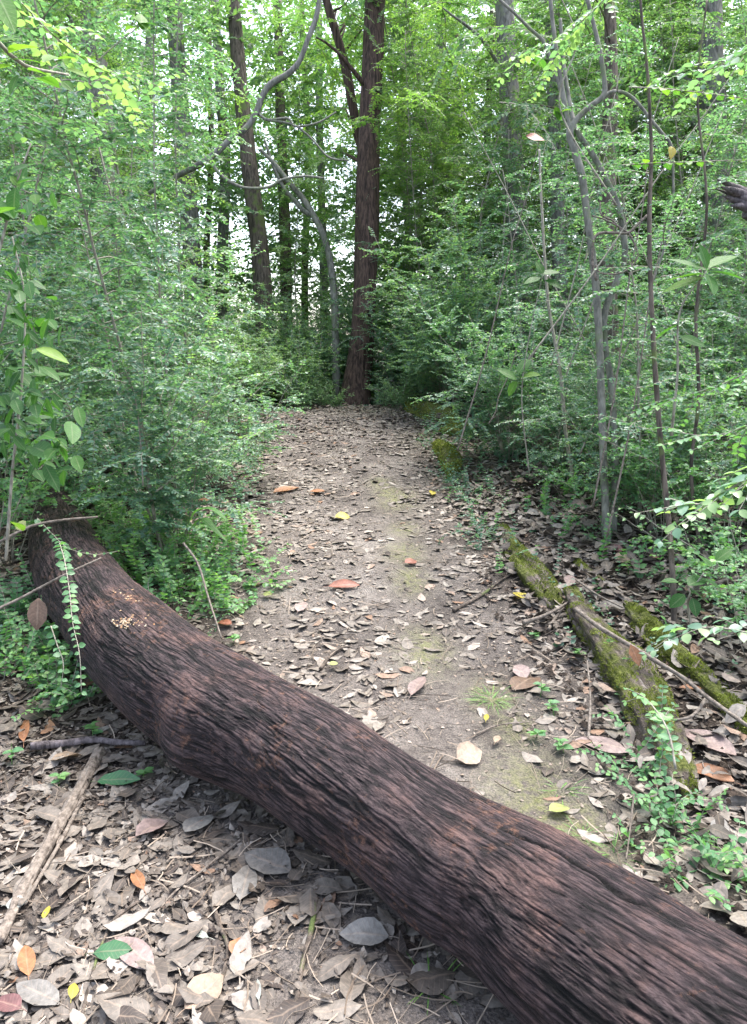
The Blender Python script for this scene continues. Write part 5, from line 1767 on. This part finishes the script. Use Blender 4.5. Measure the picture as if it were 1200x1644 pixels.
# dark crumbs of soil by the roots
rng = np.random.default_rng(28)
n_ = 2600
Lv = Leaves()
x = rng.uniform(.6, 3.0, n_)
y = rng.uniform(1.7, 4.5, n_)
k = x - path_c(y) > path_hw(y) - .1
x, y = x[k], y[k]
sz = rng.uniform(.006, .02, len(x))
oc = np.array([[1, 0, 0], [0, 1, 0], [-1, 0, 0], [0, -1, 0], [0, 0, 1], [0, 0, -1.0]])
Vc = np.stack([x, y, H(x, y) + sz * .6], -1)[:, None] + oc[None] * sz[:, None, None] * rng.uniform(.6, 1.2, (len(x), 6, 1))
Fc = np.array([[0, 1, 4, 4], [1, 2, 4, 4], [2, 3, 4, 4], [3, 0, 4, 4]])[:, :3]
Fc = (np.arange(len(x))[:, None, None] * 6 + Fc[None]).reshape(-1, 3)
tag(mesh('soil_crumbs', Vc.reshape(-1, 3), Fc, G['ground'], smooth=True), 'dark crumbly soil lumps between the mossy roots', 'soil', kind='stuff')

# ================================================================== SINGLE LEAVES THAT STAND OUT
singles = [
    (45, 1555, 52, 95, 'orange', .30, 'orange-tan oval leaf at the lower left with its stalk down'),
    (183, 1544, 62, 5, 'green', .22, 'fresh dark green leaf on the lower left litter'),
    (76, 1480, 22, 70, 'yellow', .28, 'small yellow leaf beside the long grey stick'),
    (120, 1606, 26, 75, 'yellow', .35, 'small yellow leaf at the bottom left under the green one'),
    (215, 1540, 84, 140, 'pink', .22, 'large long pinkish leaf beneath the fresh green one'),
    (385, 1532, 36, 60, 'orange', .42, 'curled orange leaf in the lower middle litter'),
    (330, 1605, 80, 40, 'tan', .3, 'broad tan leaf near the bottom middle'),
    (62, 1610, 76, 155, 'grey', .24, 'large grey leaf at the lower left corner'),
    (14, 1628, 46, 160, 'crimson', .3, 'crinkled crimson leaf in the bottom left corner'),
    (585, 1512, 78, 178, 'grey', .26, 'wide grey-green leaf in the shadow under the log'),
    (415, 1605, 34, 95, 'pale', .18, 'narrow silvery leaf at the bottom middle'),
    (315, 1515, 44, 165, 'pale', .14, 'narrow pale leaf right of the fresh green one'),
    (40, 1180, 44, 88, 'orange', .24, 'upright orange-tan leaf under the log at left'),
    (190, 1262, 70, 2, 'green', .16, 'long dark green leaf in the shade under the log'),
    (28, 1466, 34, 10, 'pale', .3, 'pale bluish leaf lying on the long grey stick'),
    (108, 1225, 50, 10, 'tan', .3, 'tan leaf beside the dark crooked stick'),
    (430, 1395, 80, 160, 'grey', .3, 'large grey dead leaf nearest the log shadow'),
    (320, 1332, 54, 30, 'grey', .38, 'round grey leaf in the shaded litter'),
    (395, 1425, 60, 75, 'grey', .35, 'curled grey leaf under the large grey one'),
    (245, 1340, 56, 25, 'pink', .38, 'oval pinkish leaf in the middle of the lower litter'),
    (222, 1425, 40, 120, 'orange', .25, 'tan-orange curled leaf left of the middle litter'),
    (754, 1222, 42, 15, 'tan', .44, 'round tan leaf resting on bare soil above the log'),
    (898, 1310, 34, 12, 'lime', .34, 'pale lime leaf just behind the log'),
    (798, 1198, 16, 60, 'tan', .35, 'tiny cream leaf on the bare patch'),
    (781, 1161, 16, 80, 'yellow', .3, 'tiny yellow leaf on the bare patch'),
    (671, 1108, 44, 55, 'pink', .28, 'pinkish long leaf on the trail above the log'),
    (845, 1100, 54, 30, 'brown', .34, 'curled brown leaf on the right verge'),
    (836, 1086, 30, 130, 'pink', .42, 'rounded pale pink leaf above the curled brown one'),
    (834, 963, 22, 150, 'yellow', .5, 'bright yellow leaf on the right verge'),
    (550, 834, 24, 5, 'yellow', .3, 'pale yellow leaf in the middle of the trail'),
    (430, 961, 15, 0, 'lime', .4, 'small lime-yellow leaf on the trail near the green mat'),
    (536, 1074, 14, 10, 'lime', .4, 'small lime leaf on the trail beside the forked twig'),
    (660, 908, 20, 10, 'rust', .35, 'small rust-coloured leaf on the mossy part of the trail'),
    (460, 790, 42, 10, 'orange', .22, 'long orange leaf on the upper trail'),
    (510, 793, 24, 0, 'orange', .3, 'small orange leaf right of the long orange one'),
    (553, 946, 50, 3, 'rust', .16, 'long reddish curled leaf across the trail'),
    (360, 1007, 26, 170, 'rust', .36, 'deep rust leaf lying beside the cane tip'),
    (328, 808, 26, 170, 'orange', .25, 'orange leaf at the base of the left shrub'),
    (362, 813, 20, 130, 'tan', .3, 'tan leaf next to the orange one under the left shrub'),
    (484, 980, 26, 60, 'pink', .38, 'pale pink leaf on the trail left of centre'),
    (695, 795, 18, 80, 'yellow', .35, 'small golden leaf at the right trail edge'),
    (833, 778, 28, 0, 'tan', .3, 'tan leaf under the right thicket'),
    (1010, 1230, 0, 0, None, 0, ''),
    (965, 1203, 90, 165, 'pink', .2, 'long pinkish leaf below the big root with an orange rim'),
    (1135, 1200, 100, 155, 'pink', .22, 'largest long pale leaf right of the big root'),
    (1140, 1250, 80, 160, 'orange', .16, 'long orange-brown leaf right of the leafy clump'),
    (1108, 1113, 36, 175, 'orange', .18, 'narrow orange leaf beside the pale branch'),
    (1155, 1345, 46, 60, 'grey', .3, 'whitish curled leaf at the right edge'),
    (1000, 905, 26, 20, 'tan', .4, 'yellowish torn leaf behind the root gap'),
    (1095, 975, 20, 10, 'orange', .3, 'small orange leaf under the brown sapling'),
    (985, 888, 34, 170, 'crimson', .22, 'crimson leaf behind the upper root'),
    (915, 938, 26, 80, 'pink', .4, 'upright pink leaf at the root gap'),
]
rng = np.random.default_rng(3)
for px, py, lp, ang, colr, ratio, lab in singles:
    if not colr:
        continue
    g = ground_at(px, py)
    d = g[1] * CP + (CZ - g[2]) * SP
    a = math.radians(-ang)
    # the two ends of the leaf as seen, laid on the ground
    e0 = ground_at(px - math.cos(a) * lp / 2, py - math.sin(a) * lp / 2)
    e1 = ground_at(px + math.cos(a) * lp / 2, py + math.sin(a) * lp / 2)
    L = min(np.linalg.norm(e1 - e0), lp * d / FPX * 1.5)
    wd = lp * d / FPX * ratio * (0.85 + 0.35 * abs(math.cos(a)))
    dirv = nrm(e1 - e0 + np.array([0, 0, .12 * L]))
    g = g + np.array([0, 0, .028])
    Lv = Leaves()
    Lv.add([-dirv * L / 2], [dirv], [[rng.normal() * .12, -.15 + rng.normal() * .1, 1]], L, wd, rng.uniform(.2, .8))
    V, F, rnd, lv = leaf_geo(Lv.arr(), 'near', jag=.05, curl=.25, fold=.2, bend=.15, seed=px)
    stalk = tube(spline([-dirv * L * .5, -dirv * L * .62 + UP * .002, -dirv * L * .72], .005), .0012, 5, False)
    V = np.vstack([V, stalk[0]])
    F2 = stalk[1] + len(lv)
    lv = np.vstack([lv, np.zeros((len(stalk[0]), 3))])
    o = mesh('dead_leaf' if colr != 'green' else 'green_leaf', V, np.vstack([F, F2]), LC[colr], None, rnd=np.append(rnd, np.full(len(F2), .2)), smooth=True, luv=lv)
    o.location = tuple(g)
    tag(o, lab, 'leaf')

# leaves held off the ground
for (x0, y0, x1, y1, d, wr, colr, lab) in ((62, 960, 58, 1012, 2.95, .3, 'brown', 'large brown leaf wedged against the left side of the log'), (845, 218, 876, 220, 5.0, .28, 'rust', 'rusty dead leaf caught on the cane tip at upper right'), (1012, 1035, 1030, 1068, 2.75, .26, 'orange', 'orange leaf leaning on the pale branch over the roots'), (1078, 235, 1080, 252, 4.3, .3, 'yellow', 'yellow leaf hanging from the arched sapling limb'), (30, 838, 38, 848, 2.5, .4, 'lime', 'lime leaf in the shaded bush at the left edge')):
    p0, p1 = at(x0, y0, d), at(x1, y1, d - .03)
    L = np.linalg.norm(p1 - p0)
    Lv = Leaves()
    Lv.add([[0, 0, 0]], [p1 - p0], [[.2, -1, .5]], L, L * wr, .5)
    V, F, rnd, lv = leaf_geo(Lv.arr(), 'near', jag=.08, curl=.2, seed=x0)
    o = mesh('dead_leaf', V, F, LC[colr], None, rnd=rnd, smooth=True, luv=lv)
    o.location = tuple(p0)
    tag(o, lab, 'leaf')

print('faces', sum(len(m_.polygons) for m_ in bpy.data.meshes), 'objects', len(bpy.data.objects))
